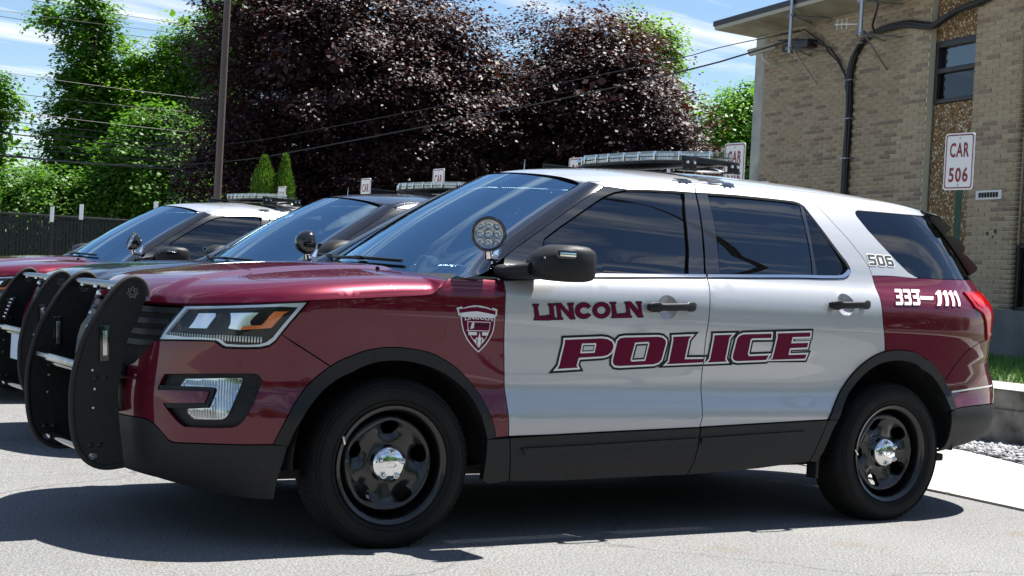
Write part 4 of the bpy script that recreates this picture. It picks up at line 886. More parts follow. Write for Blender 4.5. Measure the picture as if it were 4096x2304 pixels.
LINC = [([(0.6289, 1.0317), (0.6569, 1.0334), (0.6564, 1.0273), (0.65, 1.0264), (0.6625, 0.9814), (0.7007, 0.9843), (0.7086, 0.9872), (0.7175, 0.9875), (0.7205, 0.9679), (0.6409, 0.9655), (0.6396, 0.9709), (0.6451, 0.9724), (0.6348, 1.0259), (0.63, 1.0264)], []), ([(0.7093, 1.0363), (0.7393, 1.038), (0.7395, 1.0329), (0.7326, 1.032), (0.7434, 0.9764), (0.7499, 0.9763), (0.7512, 0.9709), (0.7196, 0.9693), (0.7191, 0.9747), (0.7248, 0.9755), (0.7152, 1.0307), (0.7103, 1.0312)], []), ([(0.7466, 1.0393), (0.7731, 1.0409), (0.8232, 0.9994), (0.8164, 1.0366), (0.8114, 1.0372), (0.8104, 1.0422), (0.8401, 1.044), (0.8403, 1.0385), (0.8349, 1.0376), (0.8474, 0.982), (0.8516, 0.9814), (0.8519, 0.9767), (0.8288, 0.9753), (0.7697, 1.0248), (0.7804, 0.9786), (0.7866, 0.9781), (0.7879, 0.9727), (0.7593, 0.9711), (0.7589, 0.9766), (0.7629, 0.9774), (0.7517, 1.034), (0.7468, 1.0342)], []), ([(0.9339, 0.9955), (0.9268, 0.9888), (0.9178, 0.9836), (0.9074, 0.9805), (0.8963, 0.9794), (0.8852, 0.9806), (0.8748, 0.9839), (0.8657, 0.989), (0.8587, 0.9958), (0.8541, 1.0037), (0.8523, 1.0123), (0.8532, 1.0209), (0.857, 1.0291), (0.8633, 1.0363), (0.8718, 1.042), (0.8818, 1.046), (0.8927, 1.0479), (0.9039, 1.0475), (0.9147, 1.0451), (0.9242, 1.0406), (0.932, 1.0343), (0.9188, 1.0266), (0.9126, 1.0298), (0.9054, 1.0314), (0.8977, 1.0315), (0.8902, 1.0301), (0.8837, 1.0272), (0.8787, 1.0232), (0.8755, 1.0183), (0.8747, 1.013), (0.8761, 1.0078), (0.8797, 1.0031), (0.8851, 0.9994), (0.8919, 0.997), (0.8995, 0.996), (0.9071, 0.9967), (0.9142, 0.9988), (0.9201, 1.0023)], []), ([(1.0396, 1.0202), (1.0384, 1.0112), (1.0342, 1.0027), (1.0272, 0.9953), (1.0178, 0.9895), (1.0068, 0.9856), (0.9948, 0.9841), (0.9827, 0.9849), (0.9713, 0.988), (0.9613, 0.9932), (0.9535, 1.0001), (0.9485, 1.0082), (0.9464, 1.0171), (0.9476, 1.0261), (0.9518, 1.0345), (0.9589, 1.0419), (0.9683, 1.0477), (0.9794, 1.0516), (0.9914, 1.0532), (1.0035, 1.0524), (1.0149, 1.0494), (1.0248, 1.0442), (1.0325, 1.0373), (1.0376, 1.0291)], [[(1.0191, 1.0195), (1.0185, 1.0145), (1.0161, 1.0097), (1.0121, 1.0056), (1.0069, 1.0023), (1.0006, 1.0002), (0.9939, 0.9993), (0.9871, 0.9997), (0.9806, 1.0015), (0.975, 1.0044), (0.9706, 1.0082), (0.9678, 1.0128), (0.9666, 1.0178), (0.9673, 1.0228), (0.9697, 1.0275), (0.9737, 1.0317), (0.979, 1.0349), (0.9852, 1.0371), (0.992, 1.038), (0.9988, 1.0376), (1.0052, 1.0358), (1.0108, 1.0329), (1.0152, 1.0291), (1.018, 1.0245)]]), ([(1.0398, 1.0549), (1.0697, 1.0567), (1.0699, 1.0515), (1.0635, 1.0505), (1.0756, 1.0036), (1.1185, 1.0071), (1.1278, 1.0102), (1.131, 0.9918), (1.0517, 0.9876), (1.0513, 0.9928), (1.0564, 0.994), (1.0464, 1.0492), (1.0409, 1.0497)], []), ([(1.1205, 1.0595), (1.1517, 1.0614), (1.2023, 1.0196), (1.1911, 1.0568), (1.1845, 1.0573), (1.1843, 1.0625), (1.2119, 1.0642), (1.2129, 1.0587), (1.2077, 1.0578), (1.2199, 1.0015), (1.2243, 1.001), (1.2246, 0.9964), (1.1984, 0.9949), (1.1436, 1.0443), (1.1546, 0.9977), (1.1607, 0.9972), (1.1609, 0.993), (1.1311, 0.9914), (1.1308, 0.9963), (1.1364, 0.9972), (1.1268, 1.0542), (1.1215, 1.0547)], [])]
for i, (p, hs) in enumerate(LINC):
    e = i*.00004; q = [offset_poly(h, -.0028) for h in hs]
    decal('letter_outline', offset_poly(p, .0032, 2), 'black_vinyl', fdoor, .0014+e, q); decal('letter', p, 'maroon_vinyl', fdoor, .0022+e, hs)
DIG = {'5': ([(0, 1), (1, 1), (1, .8), (.3, .8), (.3, .62), (.85, .62), (1, .5), (1, .12), (.85, 0), (0, 0), (0, .2), (.7, .2), (.7, .43), (0, .43)], []),
       '0': ([(.12, 1), (.88, 1), (1, .88), (1, .12), (.88, 0), (.12, 0), (0, .12), (0, .88)], [[(.3, .8), (.7, .8), (.7, .2), (.3, .2)]]),
       '6': ([(.12, 1), (.95, 1), (.95, .8), (.3, .8), (.3, .62), (.88, .62), (1, .5), (1, .12), (.88, 0), (.12, 0), (0, .12), (0, .88)], [[(.3, .43), (.7, .43), (.7, .2), (.3, .2)]]),
       '3': ([(0, 1), (.88, 1), (1, .88), (1, .58), (.9, .52), (1, .46), (1, .12), (.88, 0), (0, 0), (0, .2), (.66, .2), (.66, .42), (.15, .42), (.15, .6), (.66, .6), (.66, .8), (0, .8)], []),
       '1': ([(.02, .82), (.32, 1), (.74, 1), (.74, 0), (.28, 0), (.28, .76), (.02, .70)], []),
       '-': ([(0, .36), (1, .36), (1, .58), (0, .58)], [])}
def block_text(txt, widths, quad, parent, fill, edge, ew, off):
    """quad: four (s,z) corners TL, TR, BR, BL"""
    TL, TR, MR, BR, BL, ML = quad; tot = sum(widths)
    def mp2(x, y):
        a, m, b = [(l[0]+(r[0]-l[0])*x, l[1]+(r[1]-l[1])*x) for l, r in ((BL, BR), (ML, MR), (TL, TR))]
        ka, km, kb = (1-y)*(1-2*y), 4*y*(1-y), y*(2*y-1); return (a[0]*ka+m[0]*km+b[0]*kb, a[1]*ka+m[1]*km+b[1]*kb)
    x = 0
    for i, (c, w) in enumerate(zip(txt, widths)):
        P_, H_ = DIG[c]; g = .14*w; m_ = lambda q: mp2((x+g/2+q[0]*(w-g))/tot, q[1])
        p = [m_(q) for q in P_]; hs = [[m_(q) for q in h] for h in H_]
        decal('digit_edge', offset_poly(p, ew, 2), edge, parent, off+i*.00004); decal('digit', p, fill, parent, off+.0007+i*.00004, hs)
        x += w
block_text('506', [1, 1, 1], [(2.7440, 1.3574), (2.9320, 1.3580), (2.9364, 1.3313), (2.9408, 1.3042), (2.7430, 1.3028), (2.7428, 1.3301)], qu, 'grey_vinyl', 'white_vinyl', .0045, .0014)
block_text('333-1111', [1, 1, 1, .72, .52, .52, .52, .52], [(2.8782, 1.1862), (3.2380, 1.1952), (3.2120, 1.1547), (3.2000, 1.1153), (2.8327, 1.1051), (2.8475, 1.1457)], qp, 'white_vinyl', 'maroon_vinyl', .0035, .0014)
# shoulder badge on the fender
BC = lambda x, y: (.2475+.2005*x+.0140*(1-y), .8177+.2001*y)        # unit square -> (s, z)
shield = [(.0, .93), (.13, .965), (.14, .93), (.30, .975), (.45, 1.0), (.60, .995), (.75, .965), (.87, .93), (.88, .965), (1.0, .93), (.985, .79), (.945, .76), (.94, .60), (.91, .45), (.84, .30), (.74, .16), (.63, .05), (.57, 0), (.50, .05), (.38, .15), (.26, .28), (.17, .44), (.12, .60), (.095, .76), (.045, .78)]
sh = [BC(*q) for q in shield]
bd = decal('badge', sh, 'white_vinyl', fender, .0014)
decal('badge_field', offset_poly(sh, -.005), 'black_vinyl', bd, .0018); decal('badge_field', offset_poly(sh, -.0062), 'white_vinyl', bd, .0021)
decal('badge_field', offset_poly([BC(*q) for q in [(.13, .745), (.92, .745), (.91, .60), (.88, .46), (.81, .31), (.71, .18), (.565, .04), (.40, .17), (.29, .30), (.20, .45), (.15, .60)]], 0), 'maroon_vinyl', bd, .0025)
decal('badge_scroll', [BC(*q) for q in [(.05, .90), (.30, .945), (.5, .965), (.72, .94), (.955, .895), (.945, .815), (.72, .85), (.5, .875), (.30, .86), (.075, .825)]], 'maroon_vinyl', bd, .0025)
inner_sh = [(.26, .66), (.83, .66), (.82, .52), (.79, .42), (.73, .30), (.565, .10), (.41, .27), (.31, .40), (.27, .52)]
decal('badge_inner', [BC(*q) for q in inner_sh], 'white_vinyl', bd, .0029); 
decal('badge_inner_field', offset_poly([BC(*q) for q in inner_sh], -.003), 'maroon_vinyl', bd, .0033)
for q in ([(.25, .46), (.81, .46), (.81, .475), (.25, .475)], [(.30, .37), (.50, .37), (.50, .44), (.29, .44)], [(.63, .37), (.77, .37), (.79, .44), (.63, .44)], [(.44, .24), (.50, .18), (.50, .28), (.405, .28)], [(.63, .28), (.70, .28), (.66, .22), (.63, .19)]):
    decal('badge_bar', [BC(*a) for a in q], 'white_vinyl', bd, .0038)
decal('badge_axe', [BC(*a) for a in [(.33, .50), (.42, .52), (.43, .65), (.38, .66)]], 'silver_vinyl', bd, .0038)
decal('badge_axe_handle', [BC(*a) for a in [(.42, .55), (.60, .57), (.77, .55), (.78, .59), (.60, .60), (.43, .60)]], 'black_vinyl', bd, .0040)
decal('badge_lily', [BC(*a) for a in [(.565, .44), (.585, .36), (.60, .31), (.645, .33), (.67, .29), (.63, .30), (.60, .27), (.61, .21), (.585, .15), (.56, .12), (.54, .16), (.52, .21), (.535, .27), (.50, .30), (.465, .29), (.49, .33), (.53, .31), (.55, .36)]], 'white_vinyl', bd, .0042)
def badge_text(t, x0, x1, y0, y1, bend, off, bold=.0):
    v, f = text_mesh(t, bold); P = []
    for a, b in v:
        x = x0+(x1-x0)*a; y = y0+(y1-y0)*b+bend*(1-(2*a-1)**2); s, z = BC(x, y); p, n = side_f(s, z); P.append(p+n*off)
    mkobj('badge_text', P, f, 'white_vinyl', bd, 0)
badge_text('SERVICE INTEGRITY JUSTICE', .085, .94, .838, .882, .042, .0030)
badge_text('LINCOLN', .20, .88, .675, .765, .030, .0034, .02)
for _o in (fdoor, rdoor): pass
# right hand doors: same parts without the left side's lettering
def mirror_part(o, skip):
    c = o.copy(); C.objects.link(c); c.scale = (1, -1, 1); c.parent = o.parent
    for ch in o.children:
        if ch.name.split('.')[0] in skip: continue
        d = ch.copy(); C.objects.link(d); d.parent = c
LET = ('letter', 'letter_outline', 'letter_edge', 'letter_counter', 'digit', 'digit_edge', 'badge')
mirror_part(fdoor, LET); mirror_part(rdoor, LET)
# ---- the two vehicles behind: same model, own paint
NOL = LET
bpy.context.view_layer.update()
car2 = copy_tree(car, None, {'maroon': 'slate', 'silver': 'slate', 'maroon_vinyl': 'slate'}, NOL+('radar_unit',)); car2.location = (.562, 3.157, -.036); car2.rotation_euler = (0, 0, .029)
tag(car2, 'dark slate unmarked police SUV parked between the two maroon ones', 'police car', 'police SUVs parked in a row')
car3 = copy_tree(car, None, None, NOL+('radar_unit',)); car3.location = (.553, 6.554, -.062); car3.rotation_euler = (0, 0, .031)
tag(car3, 'farthest maroon police SUV with white roof, beside the black fence', 'police car', 'police SUVs parked in a row')
# their spotlights point elsewhere
for cr_, ang in ((car2, math.pi*.72), (car3, -1.15)):
    for o in cr_.children:
        if o.name.startswith('spotlight'):
            c0 = Vector((.397, -.955, 1.322)); mt = Matrix.Translation(c0) @ Matrix.Rotation(ang, 4, 'Z') @ Matrix.Rotation(-.35 if cr_ is car3 else 0, 4, 'X') @ Matrix.Translation(-c0)
            for ch in list(o.children):
                if ch.name.split('.')[0] in ('swivel', 'swivel_ball', 'mount_plate'):
                    ch.matrix_parent_inverse = mt.inverted()
            o.matrix_local = mt
# plates and lamps on the second vehicle's push bumper
for o in car2.children:
    if o.name.startswith('push_bumper'):
        pl = MB().box((-1.120, -.16, .585), (.006, .30, .155), None, .003).obj('licence_plate', 'plate_blue', o)
        for ch in o.children:
            if ch.name.startswith('upright_plate') and not any('warning' in c.name for c in ch.children):
                pass
        wl = MB().box((-1.055, .30, .80), (.03, .07, .16), Matrix.Rotation(.35, 3, 'Y'), .006).obj('flood_lamp', 'black_gloss', o)
        for i in range(2):
            for j in range(6):
                q = Matrix.Rotation(.35, 3, 'Y') @ Vector((-.017, -.016+.032*i, -.06+.024*j))+Vector((-1.055, .30, .80)); MB().lathe([(.0001, -.002), (.006, 0), (.009, .004)], 8, 'X', q).obj('lamp_cell', 'reflector', o)
# ================================================================== setting
mat('asphalt', (.2, .2, .2), .88)
def asphalt_nodes():
    m = M['asphalt']; t = m.node_tree; b = t.nodes['Principled BSDF']; co = N(t, 'ShaderNodeTexCoord')
    n1 = N(t, 'ShaderNodeTexNoise'); n1.inputs['Scale'].default_value = 95; n1.inputs['Detail'].default_value = 5; n1.inputs['Roughness'].default_value = .72
    n2 = N(t, 'ShaderNodeTexNoise'); n2.inputs['Scale'].default_value = .55; n2.inputs['Detail'].default_value = 6
    v = N(t, 'ShaderNodeTexVoronoi'); v.inputs['Scale'].default_value = 130
    for q in (n1, n2, v): t.links.new(co.outputs['Object'], q.inputs['Vector'])
    r = N(t, 'ShaderNodeValToRGB'); el = r.color_ramp.elements; el[0].position = .36; el[0].color = (.045, .045, .048, 1); el[1].position = .64; el[1].color = (.232, .227, .218, 1)
    t.links.new(n1.outputs[0], r.inputs[0])
    r2 = N(t, 'ShaderNodeValToRGB'); r2.color_ramp.elements[0].color = (.80, .80, .81, 1); r2.color_ramp.elements[1].color = (1.08, 1.07, 1.05, 1); r2.color_ramp.elements[0].position = .3; r2.color_ramp.elements[1].position = .7
    t.links.new(n2.outputs[0], r2.inputs[0])
    mx = N(t, 'ShaderNodeMixRGB'); mx.blend_type = 'MULTIPLY'; mx.inputs[0].default_value = 1; t.links.new(r.outputs[0], mx.inputs[1]); t.links.new(r2.outputs[0], mx.inputs[2])
    mx2 = N(t, 'ShaderNodeMixRGB'); mx2.blend_type = 'OVERLAY'; mx2.inputs[0].default_value = .35; t.links.new(mx.outputs[0], mx2.inputs[1]); t.links.new(v.outputs['Color'], mx2.inputs[2])
    hs = N(t, 'ShaderNodeHueSaturation'); hs.inputs['Saturation'].default_value = .25; t.links.new(mx2.outputs[0], hs.inputs['Color']); t.links.new(hs.outputs[0], b.inputs['Base Color'])
    n3 = N(t, 'ShaderNodeTexNoise'); n3.inputs['Scale'].default_value = 1.3; n3.inputs['Detail'].default_value = 5; t.links.new(co.outputs['Object'], n3.inputs['Vector'])
    av = N(t, 'ShaderNodeMixRGB'); av.blend_type = 'ADD'; av.inputs[0].default_value = .55; t.links.new(co.outputs['Object'], av.inputs[1]); t.links.new(n3.outputs['Color'], av.inputs[2])
    vc = N(t, 'ShaderNodeTexVoronoi'); vc.feature = 'DISTANCE_TO_EDGE'; vc.inputs['Scale'].default_value = .33; t.links.new(av.outputs[0], vc.inputs['Vector'])
    rc = N(t, 'ShaderNodeValToRGB'); rc.color_ramp.elements[0].color = (.50, .50, .50, 1); rc.color_ramp.elements[1].color = (1, 1, 1, 1); rc.color_ramp.elements[0].position = .0; rc.color_ramp.elements[1].position = .0035; t.links.new(vc.outputs['Distance'], rc.inputs[0])
    ms = N(t, 'ShaderNodeMixRGB'); ms.blend_type = 'MULTIPLY'; ms.inputs[0].default_value = .8; t.links.new(hs.outputs[0], ms.inputs[1]); t.links.new(rc.outputs[0], ms.inputs[2])
    n4 = N(t, 'ShaderNodeTexNoise'); n4.inputs['Scale'].default_value = 2.6; n4.inputs['Detail'].default_value = 7; t.links.new(co.outputs['Object'], n4.inputs['Vector'])
    rt2 = N(t, 'ShaderNodeValToRGB'); rt2.color_ramp.elements[0].position = .60; rt2.color_ramp.elements[1].position = .78; rt2.color_ramp.elements[0].color = (1, 1, 1, 1); rt2.color_ramp.elements[1].color = (.90, .80, .66, 1); t.links.new(n4.outputs[0], rt2.inputs[0])
    ms2 = N(t, 'ShaderNodeMixRGB'); ms2.blend_type = 'MULTIPLY'; ms2.inputs[0].default_value = 1; t.links.new(ms.outputs[0], ms2.inputs[1]); t.links.new(rt2.outputs[0], ms2.inputs[2]); t.links.new(ms2.outputs[0], b.inputs['Base Color'])
    bp = N(t, 'ShaderNodeBump'); bp.inputs['Strength'].default_value = .5; bp.inputs['Distance'].default_value = .006; t.links.new(n1.outputs[0], bp.inputs['Height']); t.links.new(bp.outputs[0], b.inputs['Normal'])
asphalt_nodes()
mat('concrete', (.5, .49, .46), .85); noise_col('concrete', (.30, .295, .275), (.40, .39, .365), 3, 6, .3, 60, dist=.004)
mat('old_concrete', (.2, .18, .15), .9); noise_col('old_concrete', (.10, .085, .065), (.30, .28, .24), 5, 8, .6, 30, dist=.01)
mat('foundation', (.13, .14, .14), .9); noise_col('foundation', (.10, .11, .11), (.19, .195, .19), 1.5, 7, .3, 40, dist=.005)
mat('column', (.42, .42, .40), .85); noise_col('column', (.32, .32, .30), (.48, .48, .45), 2.5, 8, .3, 60, dist=.004)
mat('mortar', (.66, .60, .48), .95)
mat('soffit', (.30, .28, .22), .9); noise_col('soffit', (.20, .18, .12), (.36, .34, .27), 1.6, 6)
mat('fascia', (.022, .020, .022), .4)
mat('fascia_trim', (.42, .41, .37), .7)
mat('gravel', (.3, .3, .3), .9)
mat('soil', (.06, .07, .03), .95)
def island_col(name, cols, pos=None, obj=False):
    m = M[name]; t = m.node_tree; b = t.nodes['Principled BSDF']
    if obj: g = N(t, 'ShaderNodeObjectInfo'); out = g.outputs['Random']
    else: g = N(t, 'ShaderNodeNewGeometry'); out = g.outputs['Random Per Island']
    r = N(t, 'ShaderNodeValToRGB'); el = r.color_ramp.elements
    for i, c in enumerate(cols):
        p = pos[i] if pos else i/(len(cols)-1)
        if i == 0: e = el[0]; e.position = p
        elif i == len(cols)-1: e = el[-1]; e.position = p
        else: e = el.new(p)
        e.color = (*c, 1)
    t.links.new(out, r.inputs[0]); t.links.new(r.outputs[0], b.inputs['Base Color']); return m, t, b, r
island_col('gravel', [(.10, .105, .115), (.24, .24, .25), (.5, .5, .5)])
BR = [(.445, .345, .238), (.475, .372, .256), (.52, .415, .292), (.455, .35, .24), (.345, .258, .192), (.30, .222, .170)]; BP = [0, .3, .6, .80, .87, 1]
for nm, ob in (('brick', True), ('brick_far', False)):
    mat(nm, (.2, .16, .11), .85); m, t, b, r = island_col(nm, BR, BP, ob)
    co = N(t, 'ShaderNodeTexCoord'); n = N(t, 'ShaderNodeTexNoise'); n.inputs['Scale'].default_value = 60; n.inputs['Detail'].default_value = 4; t.links.new(co.outputs['Object'], n.inputs['Vector'])
    mx = N(t, 'ShaderNodeMixRGB'); mx.blend_type = 'MULTIPLY'; mx.inputs[0].default_value = .35; t.links.new(r.outputs[0], mx.inputs[1]); t.links.new(n.outputs['Color'], mx.inputs[2]); t.links.new(mx.outputs[0], b.inputs['Base Color'])
mat('aggregate', (.2, .13, .06), .9)
def aggregate_nodes():
    m = M['aggregate']; t = m.node_tree; b = t.nodes['Principled BSDF']; co = N(t, 'ShaderNodeTexCoord'); v = N(t, 'ShaderNodeTexVoronoi'); v.inputs['Scale'].default_value = 42
    t.links.new(co.outputs['Object'], v.inputs['Vector']); s = N(t, 'ShaderNodeSeparateColor'); t.links.new(v.outputs['Color'], s.inputs[0])
    r = N(t, 'ShaderNodeValToRGB'); el = r.color_ramp.elements; el[0].color = (.10, .045, .015, 1); el[1].color = (.62, .57, .47, 1); el[1].position = .97
    for p, c in ((.35, (.22, .125, .045)), (.62, (.30, .185, .075)), (.78, (.15, .08, .045)), (.88, (.48, .41, .30))): e = el.new(p); e.color = (*c, 1)
    t.links.new(s.outputs[0], r.inputs[0]); t.links.new(r.outputs[0], b.inputs['Base Color'])
    bp = N(t, 'ShaderNodeBump'); bp.inputs['Strength'].default_value = .8; bp.inputs['Distance'].default_value = .01; bp.invert = True; t.links.new(v.outputs['Distance'], bp.inputs['Height']); t.links.new(bp.outputs[0], b.inputs['Normal'])
aggregate_nodes()
# ---- ground sheet (dips gently behind the first parking bay)
GY = [-600, -60, -20, -8, 1.0, 2.1, 4.4, 5.5, 8.0, 12, 30, 80, 900]; GZ = [0, 0, 0, 0, 0, -.036, -.036, -.062, -.062, -.07, -.07, -.07, -.07]
GX = [-600, -60, -20, -6, -2, 2, 4, 6, 10, 20, 60, 900]
gz = lambda y: float(np.interp(y, GY, GZ))
V = [(x, y, z) for y, z in zip(GY, GZ) for x in GX]; nx = len(GX)
g = mkobj('ground', V, [(j*nx+i, j*nx+i+1, (j+1)*nx+i+1, (j+1)*nx+i) for j in range(len(GY)-1) for i in range(nx-1)], 'asphalt', None, 60); tag(g, kind='structure')
# ---- concrete walk of slabs behind the bays
walk = empty('pavement'); tag(walk, kind='structure')
joints = [-9, -6.6, -4.4, -2.4, -.32, 1.5, 3.3, 5.1, 6.9, 8.7, 10.5, 12.3, 14.1, 15.9, 17.7]
for a, b in zip(joints, joints[1:]):
    near = lambda y: float(np.interp(y, [-9, -.95, -.17, 20], [3.86, 3.93, 4.04, 4.15])); far = lambda y: float(np.interp(y, [-9, -.45, .59, 1.6, 20], [4.85, 5.25, 5.81, 6.25, 6.3]))
    a2, b2 = a+.006, b-.006; z0, z1 = gz(a2)-.02, gz(b2)-.02; ys = [a2, (a2+b2)/2, b2]
    top = [(near(y), y, gz(y)+.014) for y in ys]+[(far(y), y, gz(y)+.014) for y in ys[::-1]]; bot = [(x, y, z-.06) for x, y, z in top]
    mkobj('slab', top+bot, [(0, 5, 4, 3, 2, 1)[::-1], (6, 7, 8, 9, 10, 11)[::-1]]+[(i, (i+1) % 6, 6+(i+1) % 6, 6+i)[::-1] for i in range(6)], 'concrete', walk, 0)
# ---- gravel strip
def scatter_stones(n, fn, r0, r1, seed):
    R_ = np.random.default_rng(seed); ico = bmesh.new(); bmesh.ops.create_icosphere(ico, subdivisions=1, radius=1); bv = np.array([v.co[:] for v in ico.verts]); bf = np.array([[v.index for v in f.verts] for f in ico.faces]); ico.free()
    V = []; F = []
    for i in range(n):
        p = fn(R_); s = R_.uniform(r0, r1); sc = s*R_.uniform(.6, 1.2, 3); a = R_.uniform(0, 6.28); c, q = math.cos(a), math.sin(a)
        w = bv*(1+R_.uniform(-.2, .2, bv.shape))*sc; w = np.stack([w[:, 0]*c-w[:, 1]*q, w[:, 0]*q+w[:, 1]*c, w[:, 2]*.7], 1)+p; V.append(w); F.append(bf+i*len(bv))
    return np.concatenate(V), np.concatenate(F)
def fast_obj(name, V, F, material, parent=None, smooth=False):
    me = bpy.data.meshes.new(name); k = F.shape[1]; me.vertices.add(len(V)); me.vertices.foreach_set('co', V.astype(np.float32).ravel())
    me.loops.add(F.size); me.loops.foreach_set('vertex_index', F.astype(np.int32).ravel()); me.polygons.add(len(F)); me.polygons.foreach_set('loop_start', np.arange(0, F.size, k, dtype=np.int32)); me.polygons.foreach_set('loop_total', np.full(len(F), k, dtype=np.int32))
    me.update(calc_edges=True); me.validate(); me.materials.append(M[material])
    if smooth: me.shade_smooth()
    o = bpy.data.objects.new(name, me); C.objects.link(o); o.parent = parent; return o
def gpos(R_):
    y = R_.uniform(-1.5, 7); x0 = float(np.interp(y, [-9, -.45, .59, 1.6, 20], [4.85, 5.25, 5.81, 6.25, 6.3])); return np.array([R_.uniform(x0+.01, 7.10), y, gz(y)+.012+R_.uniform(0, .012)])
gv, gf = scatter_stones(7500, gpos, .012, .026, 3); go = fast_obj('gravel', gv, gf, 'gravel'); tag(go, 'loose grey gravel between the walk and the low wall', 'gravel', kind='stuff')
# ---- low retaining wall of concrete blocks
rw = empty('retaining_wall', (7.1, 0, 0)); tag(rw, 'low weathered concrete retaining wall holding up the grass strip', 'wall')
for k in range(12):
    y0 = -8.4+2.2*k; R_ = random.Random(k)
    MB().box((.20+R_.uniform(-.01, .01), y0+1.09, .10), (.40, 2.17, .34), None, .02).obj('footing_block', 'old_concrete', rw)
    MB().box((.24+R_.uniform(-.01, .01), y0+1.09, .345), (.42, 2.18, .165), None, .015).obj('wall_block', 'old_concrete', rw)
    MB().box((.46, y0+1.09, .4315), (.90, 2.185, .006), None, .001).obj('cap_slab', 'concrete', rw)
# ---- grass strip
mat('grass', (.07, .16, .02), .6); island_col('grass', [(.045, .12, .012), (.08, .20, .02), (.13, .26, .035)])
V = [(8.0, -9, .425), (14.6, -9, .40), (16.0, 13.3, .36), (8.0, 17, .425)]
gb = mkobj('lawn', V, [(0, 1, 2, 3)], 'soil', None, 0); tag(gb, kind='structure')
R_ = np.random.default_rng(5); n = 26000; gx = R_.uniform(8.0, 13.6, n); gy = R_.uniform(1.0, 9.5, n); h = R_.uniform(.04, .11, n); a = R_.uniform(0, 6.28, n); w = .006; lx = R_.normal(0, .03, n); ly = R_.normal(0, .03, n)
z0 = np.interp(gx, [8, 15], [.42, .375]); b0 = np.stack([gx-w*np.cos(a), gy-w*np.sin(a), z0], 1); b1 = np.stack([gx+w*np.cos(a), gy+w*np.sin(a), z0], 1); tp = np.stack([gx+lx, gy+ly, z0+h], 1)
gv = np.stack([b0, b1, tp], 1).reshape(-1, 3); gf = np.arange(3*n).reshape(-1, 3); o = fast_obj('grass', gv, gf, 'grass'); tag(o, 'short mown lawn grass on the raised strip by the building', 'grass', kind='stuff')
# ---- brick building
bld = empty('brick_building', (14.473, 13.616, 0), math.atan2(-.981, -.196)); tag(bld, 'tan brick municipal building with pebbled panels and a deep flat eave', 'building')
# local: x along the wall towards the viewer, y into the building
CH, BL_ = .0645, .265
MB().box((4.8, 4.0, 3.0), (10.0, 7.5, 5.2)).obj('core', 'well', bld)
MB().box((4.9, .19, .62), (10.2, .36, .84), None, .01).obj('foundation', 'foundation', bld)
MB().box((2.48, .105, 3.29), (4.66, .18, 4.50)).obj('mortar_bed', 'mortar', bld)
MB().box((6.355, .105, 3.29), (.97, .18, 4.50)).obj('mortar_bed', 'mortar', bld)
MB().box((8.90, .105, 3.29), (1.40, .18, 4.50)).obj('mortar_bed', 'mortar', bld)
wallr = []
for (t0, t1) in ((.154, 4.815), (5.862, 6.848), (8.2, 9.6)):
    row = 0; z = 1.045
    while z < 5.50:
        x = t0-(BL_/2 if row % 2 else 0)
        while x < t1-.02:
            a, b = max(x, t0), min(x+BL_, t1)
            if b-a > .03: wallr.append((a, b, z))
            x += BL_
        z += CH; row += 1
def bsize(q):   # apparent size from the camera decides which bricks are single objects
    a, b, z = q; w = Matrix.Rotation(math.atan2(-.981, -.196), 3, 'Z') @ Vector(((a+b)/2, 0, z))+Vector((14.473, 13.616, 0)); d = w-Vector((-2.9256, -6.4696, 1.1574))
    vis = 1. if (1.1 < z and (5.86 < a < 6.85 or z > 2.4) and a < 7) else 0.
    if z > 4.9+.0 and a > 7: vis = 0
    return -(b-a)*vis/d.length
order = sorted(wallr, key=bsize); near_b = order[:300]; far_b = order[300:]
cache = {}
for k, (a, b, z) in enumerate(near_b):
    L = round(b-a, 3)
    if L not in cache:
        cache[L] = MB().box((0, .045, 0), (L-.011, .09, CH-.011), None, .003)
        o = cache[L].obj('brick', 'brick', bld); cache[L] = o.data
    else:
        o = bpy.data.objects.new('brick', cache[L]); C.objects.link(o); o.parent = bld
    o.location = ((a+b)/2, random.Random(k).uniform(-.0015, .0015), z+CH/2)
V = []; F = []; bx0 = np.array([[x, y, z] for x in (0, 1) for y in (0, 1) for z in (0, 1)], float); bfq = np.array([[0, 1, 3, 2], [4, 6, 7, 5], [0, 4, 5, 1], [2, 3, 7, 6], [0, 2, 6, 4], [1, 5, 7, 3]])
for i, (a, b, z) in enumerate(far_b):
    V.append(bx0*[b-a-.011, .09, CH-.011]+[a+.0055, random.Random(i).uniform(-.0015, .0015), z+.0055]); F.append(bfq+8*i)
tag(fast_obj('brickwork', np.concatenate(V), np.concatenate(F), 'brick_far', bld), kind='stuff')
cl = MB(); cl.prism(rrect(-.04, .19, .197, .20, .55, 28), .35, 5.50, 'Z'); cl.obj('corner_column', 'column', bld, 60)
for x0, x1 in ((4.815, 5.862), (6.848, 8.2)):
    for z0, z1 in (((1.04, 3.915), (4.815, 5.50)) if x0 < 5 else ((1.92, 5.50),)):
        MB().box(((x0+x1)/2, .20, (z0+z1)/2), (x1-x0-.004, .14, z1-z0-.004), None, .004).obj('pebble_panel', 'aggregate', bld)
    MB().box((x0+.012, .122, 3.2), (.014, .02, 4.3)).obj('sealant_joint', 'bare_metal', bld)
